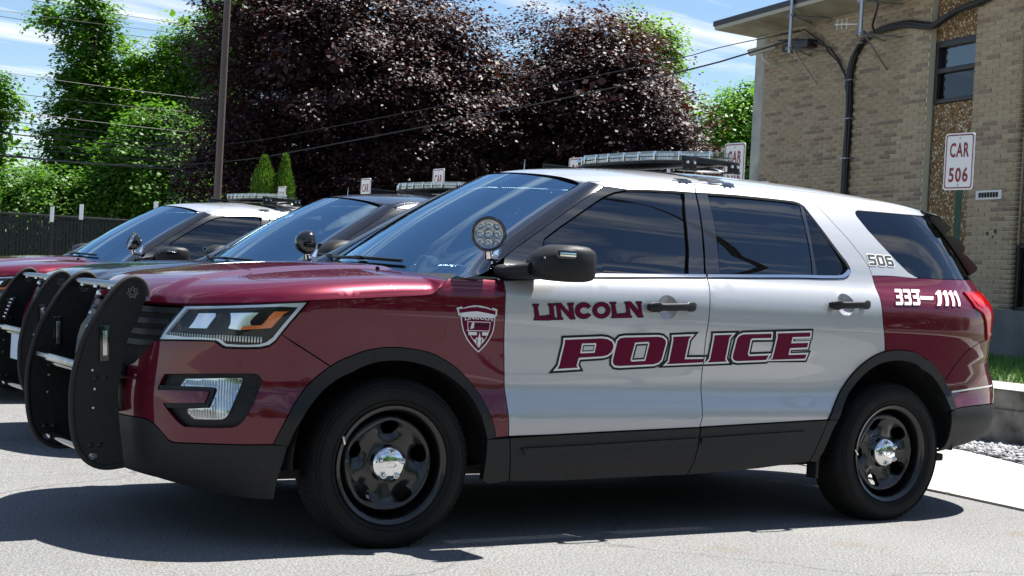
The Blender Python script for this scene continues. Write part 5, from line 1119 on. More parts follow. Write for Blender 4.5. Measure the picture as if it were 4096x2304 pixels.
# window
wn = MB(); x0, x1, z0, z1 = 4.835, 5.858, 3.92, 4.812
for c, d in (((x0+.035, .15, (z0+z1)/2), (.07, .10, z1-z0)), ((x1-.03, .15, (z0+z1)/2), (.06, .10, z1-z0)), (((x0+x1)/2, .149, z1-.045), (x1-x0-.13, .10, .09)), (((x0+x1)/2, .149, z0+.03), (x1-x0-.13, .10, .06)), (((x0+x1)/2, .148, 4.385), (x1-x0-.13, .11, .07))): wn.box(c, d, None, .006)
win = wn.obj('window', 'fascia', bld)
for a, b, y in ((4.42, 4.722, .170), (3.98, 4.35, .160)):
    MB().box(((x0+x1)/2, y, (a+b)/2), (x1-x0-.13, .006, b-a)).obj('pane', 'house_glass' if a > 4 else 'dark_glass', win)
    MB().box(((x0+x1)/2, y+.10, (a+b)/2), (x1-x0-.10, .01, b-a+.05)).obj('blind', 'interior', win)
# mesh guard low on the right
mg = MB()
for c, d in (((6.885, .10, 1.47), (.05, .05, .86)), ((8.15, .10, 1.47), (.05, .05, .86)), ((7.52, .10, 1.88), (1.22, .05, .045)), ((7.52, .10, 1.065), (1.22, .05, .045))): mg.box(c, d, None, .005)
mgo = mg.obj('window_guard', 'fascia', bld)
b = MB()
for k in range(30):
    s = 6.91+k*.075-.4
    for sg in (1, -1):
        q0, q1 = (s, 1.09), (s+.80*.6*sg*1.0+(.0 if sg > 0 else .8), 1.86)
        pts = [(q0[0]+(q1[0]-q0[0])*t/8, q0[1]+(q1[1]-q0[1])*t/8) for t in range(9)]; pts = [p for p in pts if 6.91 < p[0] < 8.13]
        if len(pts) > 1: b.tube([(p[0], .09, p[1]) for p in (pts[0], pts[-1])], .004, 4)
tag(b.obj('guard_mesh', 'dark_metal', mgo), kind='stuff')
MB().box((7.52, .14, 1.47), (1.25, .02, .80)).obj('guard_glass', 'house_glass', mgo)
# vent grille
vo = MB().box((6.335, -.006, 2.566), (.53, .02, .125), None, .004).obj('wall_vent', 'white_vinyl', bld)
for k in range(7): MB().box((6.158+k*.0590, -.014, 2.566), (.046, .012, .068)).obj('vent_slot', 'well', vo)
for x, z, r in ((6.34, 2.048, .028), (6.50, 2.075, .030), (6.455, 2.0, .018)): MB().lathe([(.0001, -.006), (r*.8, -.006), (r, 0)], 14, 'Y', (x, 0, z)).obj('hole_plug', 'dark_metal', bld)
# eave
def ring_slab(o0, o1, z0, z1, name, m, par):
    """horizontal ring round the roof edge: rectangle grown by o"""
    q = lambda o: [(-.24-o*.6, -o), (10.2, -o), (10.2, 8.0+o), (-.24-o*.6, 8.0+o)]
    V = [(*p, z0) for p in q(o0)]+[(*p, z1) for p in q(o1)]; return MB().add(V, [(i, (i+1) % 4, 4+(i+1) % 4, 4+i) for i in range(4)]).obj(name, m, par, 0)
ro2 = ring_slab(-.05, .60, 5.50, 5.625, 'eave', 'soffit', bld)
ring_slab(.60, .61, 5.625, 5.685, 'eave_trim', 'fascia_trim', ro2); MB().prism([(-.24-.63*.6, -.63), (10.2, -.63), (10.2, 8.63), (-.24-.63*.6, 8.63)], 5.686, 5.775, 'Z').obj('eave_fascia', 'fascia', ro2, 20)
MB().box((1.43, -.10, 5.155), (.80, .20, .13), Matrix.Rotation(.0, 3, 'X'), .02).obj('wall_lamp', 'fascia', bld)
# ---- things fixed to or hanging on the building (world placement through this helper)
BM = Matrix.Translation((14.473, 13.616, 0)) @ Matrix.Rotation(math.atan2(-.981, -.196), 4, 'Z')
def bw(t, o, z): return BM @ Vector((t, -o, z))
mat('cable', (.008, .008, .012), .35); mat('galv', (.42, .45, .50), .35, .85); mat('cam_white', (.55, .53, .47), .5)
cpath = [(6.9, 5.42), (6.5, 5.32), (6.101, 5.21), (5.806, 5.191), (5.47, 5.154), (5.13, 5.049), (4.954, 5.006), (4.676, 5.06), (4.466, 5.106), (4.224, 5.138), (3.735, 5.135), (3.436, 5.092), (3.276, 5.041), (3.137, 4.963), (3.021, 4.858), (2.947, 4.746), (2.908, 4.606), (2.903, 4.438), (2.915, 4.243), (2.921, 3.943), (2.915, 3.582), (2.908, 3.342), (2.925, 2.858), (2.925, 1.0), (2.925, .40)]
cpath = smooth_line(cpath, 1); R_ = random.Random(4); cbm = None
for k in range(7):
    a = 2*math.pi*k/6; dx_, dz_ = (0, 0) if k == 6 else (.032*math.cos(a), .032*math.sin(a)); ph = R_.uniform(0, 6)
    pts = [bw(t+dx_*.9+.006*math.sin(i*.6+ph), .055+dz_+.006*math.cos(i*.5+ph), z+(dx_ if i < 26 else 0)) for i, (t, z) in enumerate(cpath)]
    b = MB().tube(pts, .024 if k < 6 else .036, 8)
    if k == 0: cbm = b.obj('cable_bundle', 'cable', None, 60)
    else: b.obj('cable', 'cable', cbm, 60)
tag(cbm, 'thick bundle of black cables climbing and crossing the brick wall', 'cable bundle')
for t, z in ((2.903, 4.446), (2.915, 3.847), (2.912, 3.232), (3.16, 4.985), (2.925, 2.6)):
    b = MB(); b.tube([bw(t-.085, .0, z), bw(t-.085, .10, z), bw(t+.085, .10, z), bw(t+.085, .004, z), bw(t+.14, .004, z)], .010, 6).obj('cable_clamp', 'galv', cbm, 40)
for i, (pts, r, lb) in enumerate((([(1.15, .30, 5.36), (1.6, .12, 5.40), (2.1, .06, 5.12), (2.25, .05, 4.95), (2.5, .05, 4.80), (2.80, .06, 4.52), (2.87, .08, 4.35)], .013, 'thin black cable looping down to the bundle, upper of two'), ([(1.1, .30, 5.26), (1.7, .12, 5.22), (2.3, .06, 5.02), (2.55, .05, 4.80), (2.80, .06, 4.50), (2.86, .08, 4.28)], .017, 'thicker black cable curving into the bundle below the antenna mast'), ([(3.95, .40, 5.60), (4.0, .35, 5.42), (3.80, .30, 5.15), (3.62, .12, 5.06)], .016, 'short black cable dropping from the eave to the bundle'))):
    b = MB().tube([bw(*p) for p in pts], r, 8).obj('loose_cable', 'cable', None, 60); tag(b, lb, 'cable')
def mast(t, o, z0, z1, arms, strut, lb):
    e = MB().tube([bw(t, o, z0), bw(t, o, z1)], .030, 12).obj('antenna_mast', 'galv', None, 50); tag(e, lb, 'antenna mast', 'antenna masts on the brick wall')
    for (tw, zw) in arms:
        MB().tube([bw(t, o-.03, zw), bw(tw, .0, zw)], .016, 6).obj('standoff_arm', 'galv', e); MB().tube([bw(t-.10, o, zw), bw(t+.10, o, zw)], .028, 8).obj('mast_clamp', 'galv', e)
    for (tw, zw, za) in strut: MB().tube([bw(t+.05, o-.03, za), bw(tw, 0, zw)], .014, 6).obj('diagonal_strut', 'galv', e)
    return e
mast(2.07, .66, 4.90, 7.6, ((2.187, 5.507), (1.60, 5.507), (2.173, 4.985), (1.60, 4.985)), ((1.85, 4.50, 4.96),), 'galvanised antenna mast nearest the building corner')
m2_ = mast(4.05, .66, 4.925, 7.6, ((4.09, 5.45), (4.136, 4.962), (3.70, 4.962)), ((3.80, 4.52, 4.95),), 'galvanised antenna mast with a small comb antenna beside the cable bend')
yg = MB().tube([bw(3.19, .55, 5.219), bw(3.76, .53, 5.150)], .010, 8).obj('comb_antenna', 'white_vinyl', None); tag(yg, 'small white comb antenna sticking out left of the mast', 'antenna')
for k in range(3): MB().tube([bw(3.235+.13*k, .548, 5.29-.012*k), bw(3.235+.13*k, .548, 5.13-.012*k)], .006, 6).obj('antenna_element', 'white_vinyl', yg)
# security camera
ca, cb2 = bw(.43, .47, 5.11), bw(.63, .09, 5.245); dr_ = (cb2-ca).normalized(); rot = dr_.to_track_quat('X', 'Z').to_matrix()
cb_ = MB(); cb_.box((ca+cb2)/2, ((cb2-ca).length, .12, .11), rot, .03); co_ = cb_.obj('security_camera', 'cam_white', None); tag(co_, 'cream bullet security camera on the corner of the brick building', 'security camera')
MB().box((ca+cb2)/2+Vector((0, 0, .052)), ((cb2-ca).length*1.15, .15, .016), rot, .006).obj('sun_shield', 'cam_white', co_); MB().box(ca-dr_*.004, (.01, .07, .06), rot, .003).obj('camera_lens', 'dark_metal', co_)
MB().tube([(ca+cb2)/2-Vector((0, 0, .04)), bw(.55, .26, 5.03), bw(.60, .16, 4.94), bw(.60, .0, 4.925)], [.03, .032, .02, .03], 10).obj('camera_arm', 'cam_white', co_)
# ---- parking signs
mat('sign_white', (.78, .78, .78), .4); mat('sign_red', (.22, .008, .014), .4); mat('post_green', (.008, .045, .026), .45, .2)
def rr2(w, h, r, n=6):
    o = []
    for cx, cy, a0 in ((w-r, h-r, 0), (-w+r, h-r, 90), (-w+r, -h+r, 180), (w-r, -h+r, 270)): o += [(cx+r*math.cos(math.radians(a0+90*i/n)), cy+r*math.sin(math.radians(a0+90*i/n))) for i in range(n+1)]
    return o
def ring_faces(outer, inner_, x): 
    n = len(outer); return [(x, a, b) for a, b in outer]+[(x, a, b) for a, b in inner_], [(i, (i+1) % n, n+(i+1) % n, n+i)[::-1] for i in range(n)]
def parking_sign(loc, num, lb, rz=0., zc2=2.25, post='post_green'):
    """plate in the local YZ plane facing -X"""
    e = empty('parking_sign', loc, rz); tag(e, lb, 'sign', 'parking bay signs')
    z = zc2-loc[2]
    V = [(a, b) for a, b in rr2(.1525, .2285, .028)]; MB().prism([(a, b+z) for a, b in V], -.004, 0, 'X').obj('sign_plate', 'sign_white', e, 20)
    ov, of = ring_faces([(a, b+z) for a, b in rr2(.140, .216, .022)], [(a, b+z) for a, b in rr2(.131, .207, .018)], -.006); mkobj('sign_border', ov, of, 'sign_red', e, 0)
    for txt, zz in (('CAR', .033), (num, -.166)):
        v, f = text_mesh(txt, .022, 1.15); mkobj('sign_text', [(-.0062, .098-.196*a, z+zz+.118*b) for a, b in v], [q[::-1] for q in f], 'sign_red', e, 0)
    for zz in (.185, -.190): MB().lathe([(.0001, -.006), (.006, -.005), (.008, 0)], 10, 'X', (-.005, 0, z+zz)).obj('bolt', 'bare_metal', e)
    zt = z+.19
    MB().prism([(-.030, .012), (-.030, .020), (-.012, .020), (-.012, .044), (.012, .044), (.012, .020), (.030, .020), (.030, .012)], -.05, zt, 'Z').obj('sign_post', post, e, 20).rotation_euler = (0, 0, -math.pi/2)
    return e
LB = ['white CAR 506 parking sign on a green post before the brick building', 'CAR 505 parking sign just left of the concrete corner column', 'CAR parking sign peeking over the front SUV roof left of its light bar', 'CAR parking sign seen above the slate SUV light bar', 'CAR parking sign left of the slate SUV light bar', 'CAR 501 parking sign behind the farthest SUV light bar']
SX = [0, 0, -.03, .09, -.14, -.087]
for i in range(6):
    y = 1.949+2.7593*i+SX[i]*3; parking_sign((6.506, y, gz(y)), str(506-i), LB[i], 0, (2.253, 2.297, 2.253, 2.226, 2.155, 2.10)[i])
mat('fence_black', (.010, .011, .012), .45, .3)
for i, ((x, y, z), lb) in enumerate((((4.41, 20.8, 1.78), 'small pale sign by the fence seen nearly edge on, leftmost'), ((4.85, 20.52, 1.85), 'small pale sign by the fence seen nearly edge on, middle'), ((5.97, 19.82, 1.97), 'small pale sign beside the farthest SUV windshield'))):
    e = empty('bay_sign', (x, y, gz(y)), .35); tag(e, lb, 'sign', 'small signs along the fence'); zz = z-gz(y)
    MB().prism([(a*.38, b*.60+zz) for a, b in rr2(.1525, .2285, .028)], -.004, 0, 'X').obj('sign_plate', 'sign_white', e, 20); MB().box((.02, 0, zz/2), (.02, .02, zz)).obj('sign_post', 'fence_black', e)
# ---- black slatted fence
mat('slat_black', (.009, .011, .011), .6)
f0 = Vector((4.23, 23.87, 0)); fd = (Vector((9.43, 22.38, 0))-f0).normalized(); fr_ = math.atan2(fd.y, fd.x)
fe = empty('slat_fence', (f0.x, f0.y, -.07), fr_); tag(fe, 'black chain link fence filled with upright black slats', 'fence')
for a, b in ((-4.2, 2.83), (3.12, 8.5)):
    MB().tube([(a, 0, 1.88), (b, 0, 1.88)], .024, 8).obj('top_rail', 'fence_black', fe); MB().tube([(a, 0, .08), (b, 0, .08)], .012, 6).obj('bottom_wire', 'fence_black', fe)
for x, h, r in ((-4.2, 1.95, .04), (-1.3, 1.90, .03), (2.87, 2.0, .045), (3.10, 1.97, .032), (5.9, 1.9, .03), (8.5, 1.95, .04)):
    MB().tube([(x, 0, 0), (x, 0, h-.03), (x, 0, h-.01), (x, 0, h)], [r, r, r*.85, r*.3], 12).obj('fence_post', 'fence_black', fe)
x = -4.1; sm = None; k = 0
while x < 8.45:
    if not 2.8 < x < 3.15:
        if sm is None: o = MB().box((0, .012, .96), (.052, .010, 1.76), None, .003).obj('slat', 'slat_black', fe); sm = o.data
        else: o = bpy.data.objects.new('slat', sm); C.objects.link(o); o.parent = fe
        o.location = (x, random.Random(k).uniform(-.004, .004), random.Random(k+99).uniform(-.012, .012)); k += 1
    x += .0665
b = MB()
for a, c in ((-4.2, 2.83), (3.12, 8.5)):
    x = a-1.8
    while x < c:
        for sg in (1, -1):
            p = [(x, .09), (x+1.8, 1.87)] if sg > 0 else [(x+1.8, .09), (x, 1.87)]
            lo, hi = p; t0 = 0; t1 = 1
            tx = lambda q: (q-lo[0])/(hi[0]-lo[0])
            ts = sorted((tx(a), tx(c))); t0 = max(0, ts[0]); t1 = min(1, ts[1])
            if t1 > t0+.02: b.tube([(lo[0]+(hi[0]-lo[0])*t, -.006, lo[1]+(hi[1]-lo[1])*t) for t in (t0, t1)], .0022, 3, False)
        x += .133
tag(b.obj('chain_link', 'galv_black', fe) if 'galv_black' in M else (mat('galv_black', (.05, .05, .05), .35, .6), b.obj('chain_link', 'galv_black', fe))[1], kind='stuff')
b = MB()
for k in range(85):
    x = -4.1+k*.1493
    if not 2.8 < x < 3.15: b.tube([(x, 0, 1.88), (x+.008, -.004, 1.935), (x+.02, 0, 1.945)], .0035, 4)
tag(b.obj('wire_tips', 'galv_black', fe), kind='stuff')
# ---- brown light pole, utility poles, wires
mat('pole_brown', (.075, .052, .045), .5); mat('pole_wood', (.10, .075, .055), .85); mat('wire', (.012, .012, .014), .5)
pl_ = MB().tube([(0, 0, -.07), (0, 0, 4), (0, 0, 9.5)], [.066, .058, .048], 12).obj('light_pole', 'pole_brown', None); pl_.location = (6.17, 17.36, 0); tag(pl_, 'slim brown light pole rising in front of the dark purple maple', 'pole')
MB().lathe([(.0001, .0), (.12, 0), (.13, .02), (.09, .06)], 14, 'Z', (0, 0, -.07)).obj('pole_base', 'pole_brown', pl_)
WR = [((6.01, 39.94, 8.67), (18.99, 38.88, 8.19)), ((6.03, 39.92, 8.15), (18.99, 38.88, 8.06)), ((6.03, 39.91, 8.0), (19.0, 38.87, 7.71)), ((6.1, 39.85, 6.37), (19.08, 38.8, 5.97)), ((6.13, 39.83, 5.75), (19.09, 38.79, 5.62)), ((6.15, 39.81, 5.25), (19.12, 38.76, 4.9)), ((6.16, 39.8, 4.91), (19.13, 38.76, 4.76)), ((6.17, 39.79, 4.69), (19.13, 38.75, 4.57)), ((6.18, 39.79, 4.54), (19.14, 38.74, 4.4)), ((6.19, 39.77, 4.17), (19.16, 38.73, 4.01)), ((6.2, 39.76, 3.84), (19.16, 38.73, 3.91))]
nmW = ['topmost overhead wire crossing the sky at left', 'second overhead wire from the top, against the sky at left', 'third overhead wire from the top at left', 'fourth overhead wire from the top, over the green trees', 'fifth overhead wire from the top, over the green trees', 'sixth overhead wire from the top, over the green trees', 'seventh overhead wire from the top, over the green trees', 'eighth overhead cable from the top, thicker', 'ninth overhead cable from the top, just under the thicker one', 'tenth overhead wire from the top, second from below', 'lowest and thickest overhead cable at left']
for i, (a, b) in enumerate(WR):
    a, b = Vector(a), Vector(b); d = b-a; a2 = a-d*.35; pts = [a2.lerp(b, t/14)-Vector((0, 0, .25*(1-(2*t/14-1)**2)-.22)) for t in range(15)]
    w_ = MB().tube(pts, (.008, .008, .008, .009, .010, .009, .012, .018, .020, .014, .030)[i], 6).obj('overhead_wire', 'wire', None, 60); tag(w_, nmW[i], 'wire', 'overhead wires at left')
for i, ((x, y), lb) in enumerate((((19.06, 38.82), 'wooden utility pole hidden behind the purple maple'), ((1.5, 40.3), 'wooden utility pole left of the green trees'))):
    u_ = MB().tube([(0, 0, -.1), (0, 0, 11)], [.16, .11], 12).obj('utility_pole', 'pole_wood', None); u_.location = (x, y, 0); tag(u_, lb, 'pole', 'utility poles'); MB().box((0, 0, 8.2), (.12, 2.2, .12), Matrix.Rotation(.08, 3, 'Z'), .01).obj('crossarm', 'pole_wood', u_)
for i, (pts, r, lb) in enumerate((([bw(1.7, .25, 5.34), (13.16, 13.0, 5.12), (13.1, 14.21, 4.98), (11.88, 22.05, 4.40), (9.61, 28.18, 3.62), (6.5, 36, 3.9), (1.7, 40.2, 5.2)], .008, 'thinner service wire running from the brick building past the maple'), ([bw(1.6, .25, 5.24), (13.1, 14.21, 4.72), (11.88, 22.05, 4.02), (9.61, 28.18, 3.20), (6.5, 36, 3.6), (1.7, 40.2, 5.0)], .014, 'thicker service cable running from the brick building past the maple'))):
    P3 = [Vector(p) for p in pts]
    for _ in range(2):
        Q3 = [P3[0]]
        for a, b in zip(P3, P3[1:]): Q3 += [a.lerp(b, .25), a.lerp(b, .75)]
        P3 = Q3+[P3[-1]]
    tag(MB().tube(P3, r, 6).obj('service_wire', 'wire', None, 60), lb, 'wire')
# ================================================================== trees
def leaf_mat(name, cols, trans, tfac, rough=.4, spec=.5):
    m = bpy.data.materials.new(name); m.use_nodes = True; t = m.node_tree; b = t.nodes['Principled BSDF']; M[name] = m
    g = N(t, 'ShaderNodeNewGeometry'); r = N(t, 'ShaderNodeValToRGB'); el = r.color_ramp.elements
    el[0].color = (*cols[0], 1); el[1].color = (*cols[-1], 1)
    for i, c in enumerate(cols[1:-1]): e = el.new((i+1)/(len(cols)-1)); e.color = (*c, 1)
    t.links.new(g.outputs['Random Per Island'], r.inputs[0]); t.links.new(r.outputs[0], b.inputs['Base Color']); b.inputs['Roughness'].default_value = rough; b.inputs['Specular IOR Level'].default_value = spec
    tr = N(t, 'ShaderNodeBsdfTranslucent'); tr.inputs[0].default_value = (*trans, 1); mx = N(t, 'ShaderNodeMixShader'); mx.inputs[0].default_value = tfac
    t.links.new(b.outputs[0], mx.inputs[1]); t.links.new(tr.outputs[0], mx.inputs[2]); t.links.new(mx.outputs[0], t.nodes['Material Output'].inputs[0])
leaf_mat('purple_leaf', [(.020, .010, .012), (.030, .014, .016), (.046, .021, .021), (.026, .013, .017)], (.11, .028, .010), .16, .52, .32)
leaf_mat('green_leaf', [(.05, .13, .010), (.08, .19, .014), (.12, .24, .022), (.07, .16, .012)], (.22, .46, .02), .42, .5, .3)
leaf_mat('dark_green_leaf', [(.040, .11, .010), (.06, .15, .014), (.09, .19, .018)], (.13, .32, .02), .38, .5, .3)
leaf_mat('bright_leaf', [(.06, .16, .012), (.09, .22, .018), (.13, .27, .03)], (.20, .45, .03), .42, .45, .35)
leaf_mat('cedar_leaf', [(.045, .11, .010), (.075, .16, .014), (.10, .19, .02)], (.12, .24, .02), .25, .6, .2)
mat('bark', (.06, .045, .035), .95); noise_col('bark', (.035, .026, .02), (.10, .08, .065), 12, 6, .8, 30, dist=.03)
def crown(name, blobs, ncl, per, size, seed, material, parent, spread=(.42, .26), shell=.45, flat=.75):
    R_ = np.random.default_rng(seed); B = np.array(blobs, float); vol = B[:, 3]*B[:, 4]*B[:, 5]; pr = vol**.8/ (vol**.8).sum()
    k = R_.choice(len(B), ncl, p=pr); d = R_.normal(size=(ncl, 3)); d /= np.linalg.norm(d, axis=1)[:, None]; rad = 1-(1-shell)*R_.random(ncl)**1.6
    rad *= 1+.16*np.sin(d[:, 0]*5+seed)*np.cos(d[:, 2]*6+seed*2)+R_.normal(0, .05, ncl)
    c = B[k, :3]+d*rad[:, None]*B[k, 3:6]
    n = ncl*per; ci = np.repeat(np.arange(ncl), per); scl = R_.uniform(.55, 1.3, ncl)[ci]
    off = np.clip(R_.normal(size=(n, 3)), -1.9, 1.9)*np.array([spread[0], spread[0], spread[1]])*scl[:, None]; off[:, 2] -= .35*(off[:, 0]**2+off[:, 1]**2)   # drooping sprays
    p = c[ci]+off; out = d[ci]
    nm = np.array([0, 0, flat])+out*.45+R_.normal(size=(n, 3))*.36; nm /= np.linalg.norm(nm, axis=1)[:, None]
    a = R_.normal(size=(n, 3)); a -= nm*(a*nm).sum(1)[:, None]; a /= np.linalg.norm(a, axis=1)[:, None]; b = np.cross(nm, a)
    s = size*R_.uniform(.6, 1.35, n)[:, None]
    V = np.stack([p-a*s*.55, p+b*s*.42-nm*s*.10, p+a*s*.62, p-b*s*.42-nm*s*.10], 1).reshape(-1, 3); F = np.arange(4*n).reshape(-1, 4)
    return fast_obj(name, V, F, material, parent)
def limb(path, r0, r1, n=7):
    P3 = [Vector(p) for p in path]; return P3, [r0+(r1-r0)*i/(len(P3)-1) for i in range(len(P3))]
def tree(name, base, blobs, trunk_r, lean, mats, ncl, per, size, seed, lb, group=None, shell=.45, spread=(.32, .17), flat=.9):
    """base world position; blobs in local coordinates"""
    e = empty(name, base); tag(e, lb, 'tree', group); R_ = random.Random(seed)
    top = max(b[2]+b[5]*.6 for b in blobs); b = MB(); P3, rs = limb([(0, 0, -.2), (lean*.1, 0, top*.25), (lean*.4, lean*.1, top*.55), (lean, lean*.2, top*.92)], trunk_r, trunk_r*.18); b.tube(P3, rs, 10)
    tk = b.obj('trunk', 'bark', e, 60)
    for i in range(9):
        q = R_.choice(blobs); z0 = top*R_.uniform(.22, .6); st_ = Vector((lean*.3*z0/top, 0, z0)); a = R_.uniform(0, 6.28); en = Vector((q[0]+q[3]*.75*math.cos(a), q[1]+q[4]*.75*math.sin(a), q[2]+q[5]*R_.uniform(-.2, .6))); mid = st_.lerp(en, .5)+Vector((0, 0, .3))
        MB().tube([st_, mid, en], [trunk_r*.38, trunk_r*.24, trunk_r*.05], 7).obj('limb', 'bark', tk, 60)
    crown('crown', blobs, ncl, per, size, seed, mats, e, spread, shell, flat)
    crown('inner_foliage', [(q[0], q[1], q[2], q[3]*.80, q[4]*.80, q[5]*.82) for q in blobs], max(60, ncl//4), 26, size*2.1, seed+500, mats, e, (.30, .24), .15, .5)
    return e
PM = 'purple leaved maples'
tree('purple_maple', (13.4, 28.2, -.07), [(0, 0, 6.2, 3.3, 3.2, 3.3), (-1.0, .7, 3.6, 2.9, 2.9, 2.4), (1.6, -1.0, 4.8, 2.5, 2.5, 2.6), (-1.4, .8, 7.3, 2.1, 2.1, 2.2), (.9, -.6, 2.6, 3.2, 3.0, 1.9), (2.0, -1.2, 6.6, 1.7, 1.7, 1.5), (3.0, -1.6, 5.2, 1.6, 1.6, 1.8)], .24, .4, 'purple_leaf', 2700, 66, .086, 11, 'big dark purple maple filling the middle, the left and taller of two', PM, .45, (.30, .15), .95)
tree('purple_maple', (19.9, 26.5, -.07), [(0, 0, 5.6, 2.7, 2.7, 2.8), (1.2, -.7, 4.2, 2.2, 2.2, 2.3), (-1.2, .7, 4.6, 2.3, 2.2, 2.3), (.2, -.1, 2.6, 2.9, 2.7, 1.6), (-.1, 0, 7.2, 1.5, 1.5, 1.2)], .22, .2, 'purple_leaf', 2100, 66, .086, 23, 'rounded dark purple maple nearer the brick building', PM, .45, (.30, .15), .95)
GT = 'green trees along the left'
tree('leafy_tree', (12.8, 48.6, -.07), [(0, 0, 5.0, 1.5, 1.5, 3.2), (.2, 0, 8.6, 1.15, 1.2, 2.2), (-1.2, .6, 9.7, .65, .6, .5), (.5, -.3, 3.0, 2.0, 1.9, 2.6), (.9, -.6, 6.4, 1.0, 1.0, 1.4)], .25, .3, 'dark_green_leaf', 922, 58, 0.125, 31, 'tall slim tree wrapped in dark vine, highest at left', GT)
tree('leafy_tree', (15.5, 46.9, -.07), [(0, 0, 5.9, 1.9, 1.8, 2.9), (.5, -.3, 8.3, 1.2, 1.2, 1.6), (-1.0, .6, 7.5, 1.1, 1.0, 1.4), (1.3, -.8, 6.2, 1.3, 1.2, 2.2), (0, 0, 2.6, 2.4, 2.2, 2.2)], .25, .2, 'green_leaf', 1107, 58, 0.118, 37, 'light green tree rising behind the wires, left of the light pole', GT, .35)
tree('leafy_tree', (9.7, 50.6, -.07), [(0, 0, 6.2, 1.3, 1.3, 1.7), (-.3, .2, 4.0, 1.6, 1.5, 1.6), (.1, 0, 2.0, 2.0, 1.8, 1.6)], .22, 0., 'green_leaf', 590, 58, 0.118, 41, 'green tree cut by the left edge of the picture', GT)
tree('leafy_tree', (13.9, 43.6, -.07), [(0, 0, 3.9, 1.9, 1.8, 2.0), (.9, -.5, 2.6, 1.9, 1.7, 1.8), (-1.2, .7, 2.4, 1.7, 1.6, 1.8), (.2, -.1, 5.3, 1.2, 1.1, 1.0)], .2, 0., 'dark_green_leaf', 1107, 58, 0.125, 43, 'broad green maple spreading low behind the wires', GT, .4)
tree('leafy_tree', (10.6, 45.2, -.07), [(0, 0, 2.4, 1.7, 1.6, 1.7), (.9, -.5, 1.7, 1.6, 1.5, 1.3), (-1.0, .6, 2.0, 1.5, 1.4, 1.5)], .15, 0., 'dark_green_leaf', 738, 58, 0.118, 47, 'low dark green tree above the fence at far left', GT, .4)
tree('leafy_tree', (17.4, 45.6, -.07), [(0, 0, 9.3, 1.6, 1.5, 2.1), (-.5, .3, 6.0, 1.8, 1.7, 2.4), (.6, -.4, 3.0, 2.2, 2.0, 2.6)], .25, 0., 'bright_leaf', 664, 58, 0.125, 53, 'bright green tree showing between the light pole and the maple', GT)
tree('leafy_tree', (24.5, 42.0, -.07), [(0, 0, 4.5, 3.6, 3.2, 4.0), (-3.2, 1.6, 3.6, 2.8, 2.6, 3.2), (3.2, -1.6, 3.6, 2.8, 2.6, 3.2)], .28, 0., 'green_leaf', 959, 58, 0.147, 59, 'green tree glimpsed through gaps of the purple maples', None)
tree('leafy_tree', (29.6, 32.2, -.07), [(0, 0, 5.4, 1.5, 1.5, 2.3), (-.9, .6, 4.4, 1.4, 1.3, 1.9), (.9, -.6, 5.0, 1.3, 1.3, 2.0), (0, 0, 2.6, 2.2, 2.0, 2.2), (.3, -.2, 7.1, .8, .8, .9)], .22, .1, 'bright_leaf', 1107, 58, 0.110, 61, 'bright green tree between the purple maple and the corner column', None, .35)
tree('leafy_tree', (33.0, 41.9, -.07), [(0, 0, 9.6, 1.7, 1.6, 2.3), (-.4, .2, 5.5, 2.4, 2.2, 3.2)], .25, 0., 'green_leaf', 590, 58, 0.132, 67, 'green treetop showing above the right hand purple maple', None)
def cedar(base, h, r, seed, lb):
    e = empty('arborvitae', base); tag(e, lb, 'shrub', 'columnar evergreens'); R_ = np.random.default_rng(seed); n = 14000
    z = h*R_.random(n)**.8; rad = r*np.clip(1.04-(z/h)**3.2, .03, 1)*(1-.55*R_.random(n)**2)*(1+.12*np.sin(z*9+seed)); a = R_.uniform(0, 6.28, n); p = np.stack([rad*np.cos(a), rad*np.sin(a), z], 1)
    up = np.stack([np.cos(a)*.35, np.sin(a)*.35, np.ones(n)], 1)+R_.normal(0, .25, (n, 3)); up /= np.linalg.norm(up, axis=1)[:, None]; s = np.stack([-np.sin(a), np.cos(a), np.zeros(n)], 1)+R_.normal(0, .4, (n, 3)); s /= np.linalg.norm(s, axis=1)[:, None]
    L = R_.uniform(.05, .11, n)[:, None]; V = np.stack([p-s*L*.22, p+s*L*.22, p+up*L], 1).reshape(-1, 3); fast_obj('foliage', V, np.arange(3*n).reshape(-1, 3), 'cedar_leaf', e); MB().tube([(0, 0, -.1), (0, 0, h*.8)], [.05, .02], 7).obj('stem', 'bark', e)
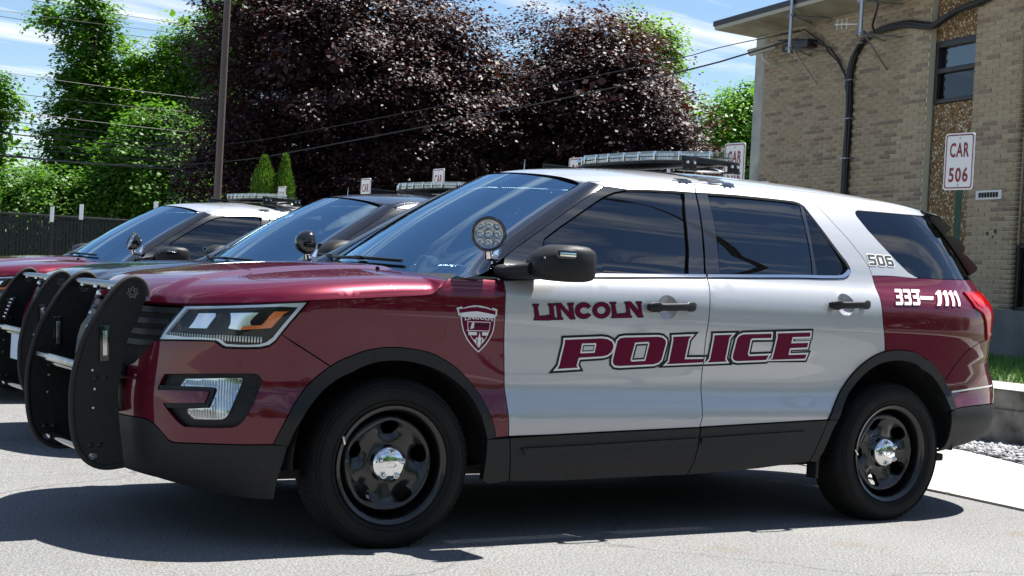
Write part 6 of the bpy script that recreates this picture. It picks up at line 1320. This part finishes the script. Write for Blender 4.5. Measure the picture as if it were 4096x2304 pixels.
cedar((8.72, 21.55, -.07), 3.25, .48, 1, 'left columnar evergreen in front of the purple maple')
cedar((9.08, 21.38, -.07), 3.3, .32, 2, 'right slimmer columnar evergreen in front of the purple maple')
# the wood across the lot behind the photographer (seen as the dark tree line mirrored in paint and glass)
R_ = random.Random(12); bl = []
for i in range(22):
    x = -38+4.6*i+R_.uniform(-1, 1); y = -25+R_.uniform(-2.5, 2.5); h = R_.uniform(4.2, 6.4); bl.append((x, y, h*.72, 3.4, 3.0, h*.75))
wd = crown('wood', bl, 2600, 30, .34, 77, 'dark_green_leaf', None, (.8, .5), .5); tag(wd, 'dark wood across the lot behind the viewer', 'wood', kind='stuff')
# street lamp behind the photographer, mirrored in the side windows
mat('lamp_metal', (.10, .10, .105), .45, .6)
P3 = [Vector(q) for q in ((10.25, -8.9, -.1), (10.24, -8.88, 3), (10.2, -8.8, 5.6), (10.0, -8.0, 7.0), (9.43, -6.4, 8.73), (9.0, -4.9, 10.0), (8.5, -3.9, 10.75), (8.1, -3.65, 10.98))]
for _ in range(2):
    Q3 = [P3[0]]
    for a, b in zip(P3, P3[1:]): Q3 += [a.lerp(b, .25), a.lerp(b, .75)]
    P3 = Q3+[P3[-1]]
sl = MB().tube(P3, [.10-.05*i/(len(P3)-1) for i in range(len(P3))], 12).obj('street_lamp', 'lamp_metal', None, 60); tag(sl, 'tall street lamp with curved arm, mirrored in the side windows', 'street lamp')
b = MB(); secs = []
ax = (Vector((7.3, -3.5, 11.28))-Vector((8.15, -3.66, 10.97))); L = ax.length; ax.normalize(); rt3 = ax.to_track_quat('X', 'Z').to_matrix()
for t, w, h in ((0, .05, .05), (.12, .07, .06), (.30, .13, .08), (.55, .19, .10), (.80, .17, .085), (.95, .10, .05), (1.0, .04, .02)): secs.append([tuple(rt3 @ Vector((t*L, y, z))+Vector((8.15, -3.66, 10.97))) for y, z in rrect(0, 0, w, h, .7, 16)])
b.add(*loft(secs)); b.obj('lamp_head', 'lamp_metal', sl, 60)
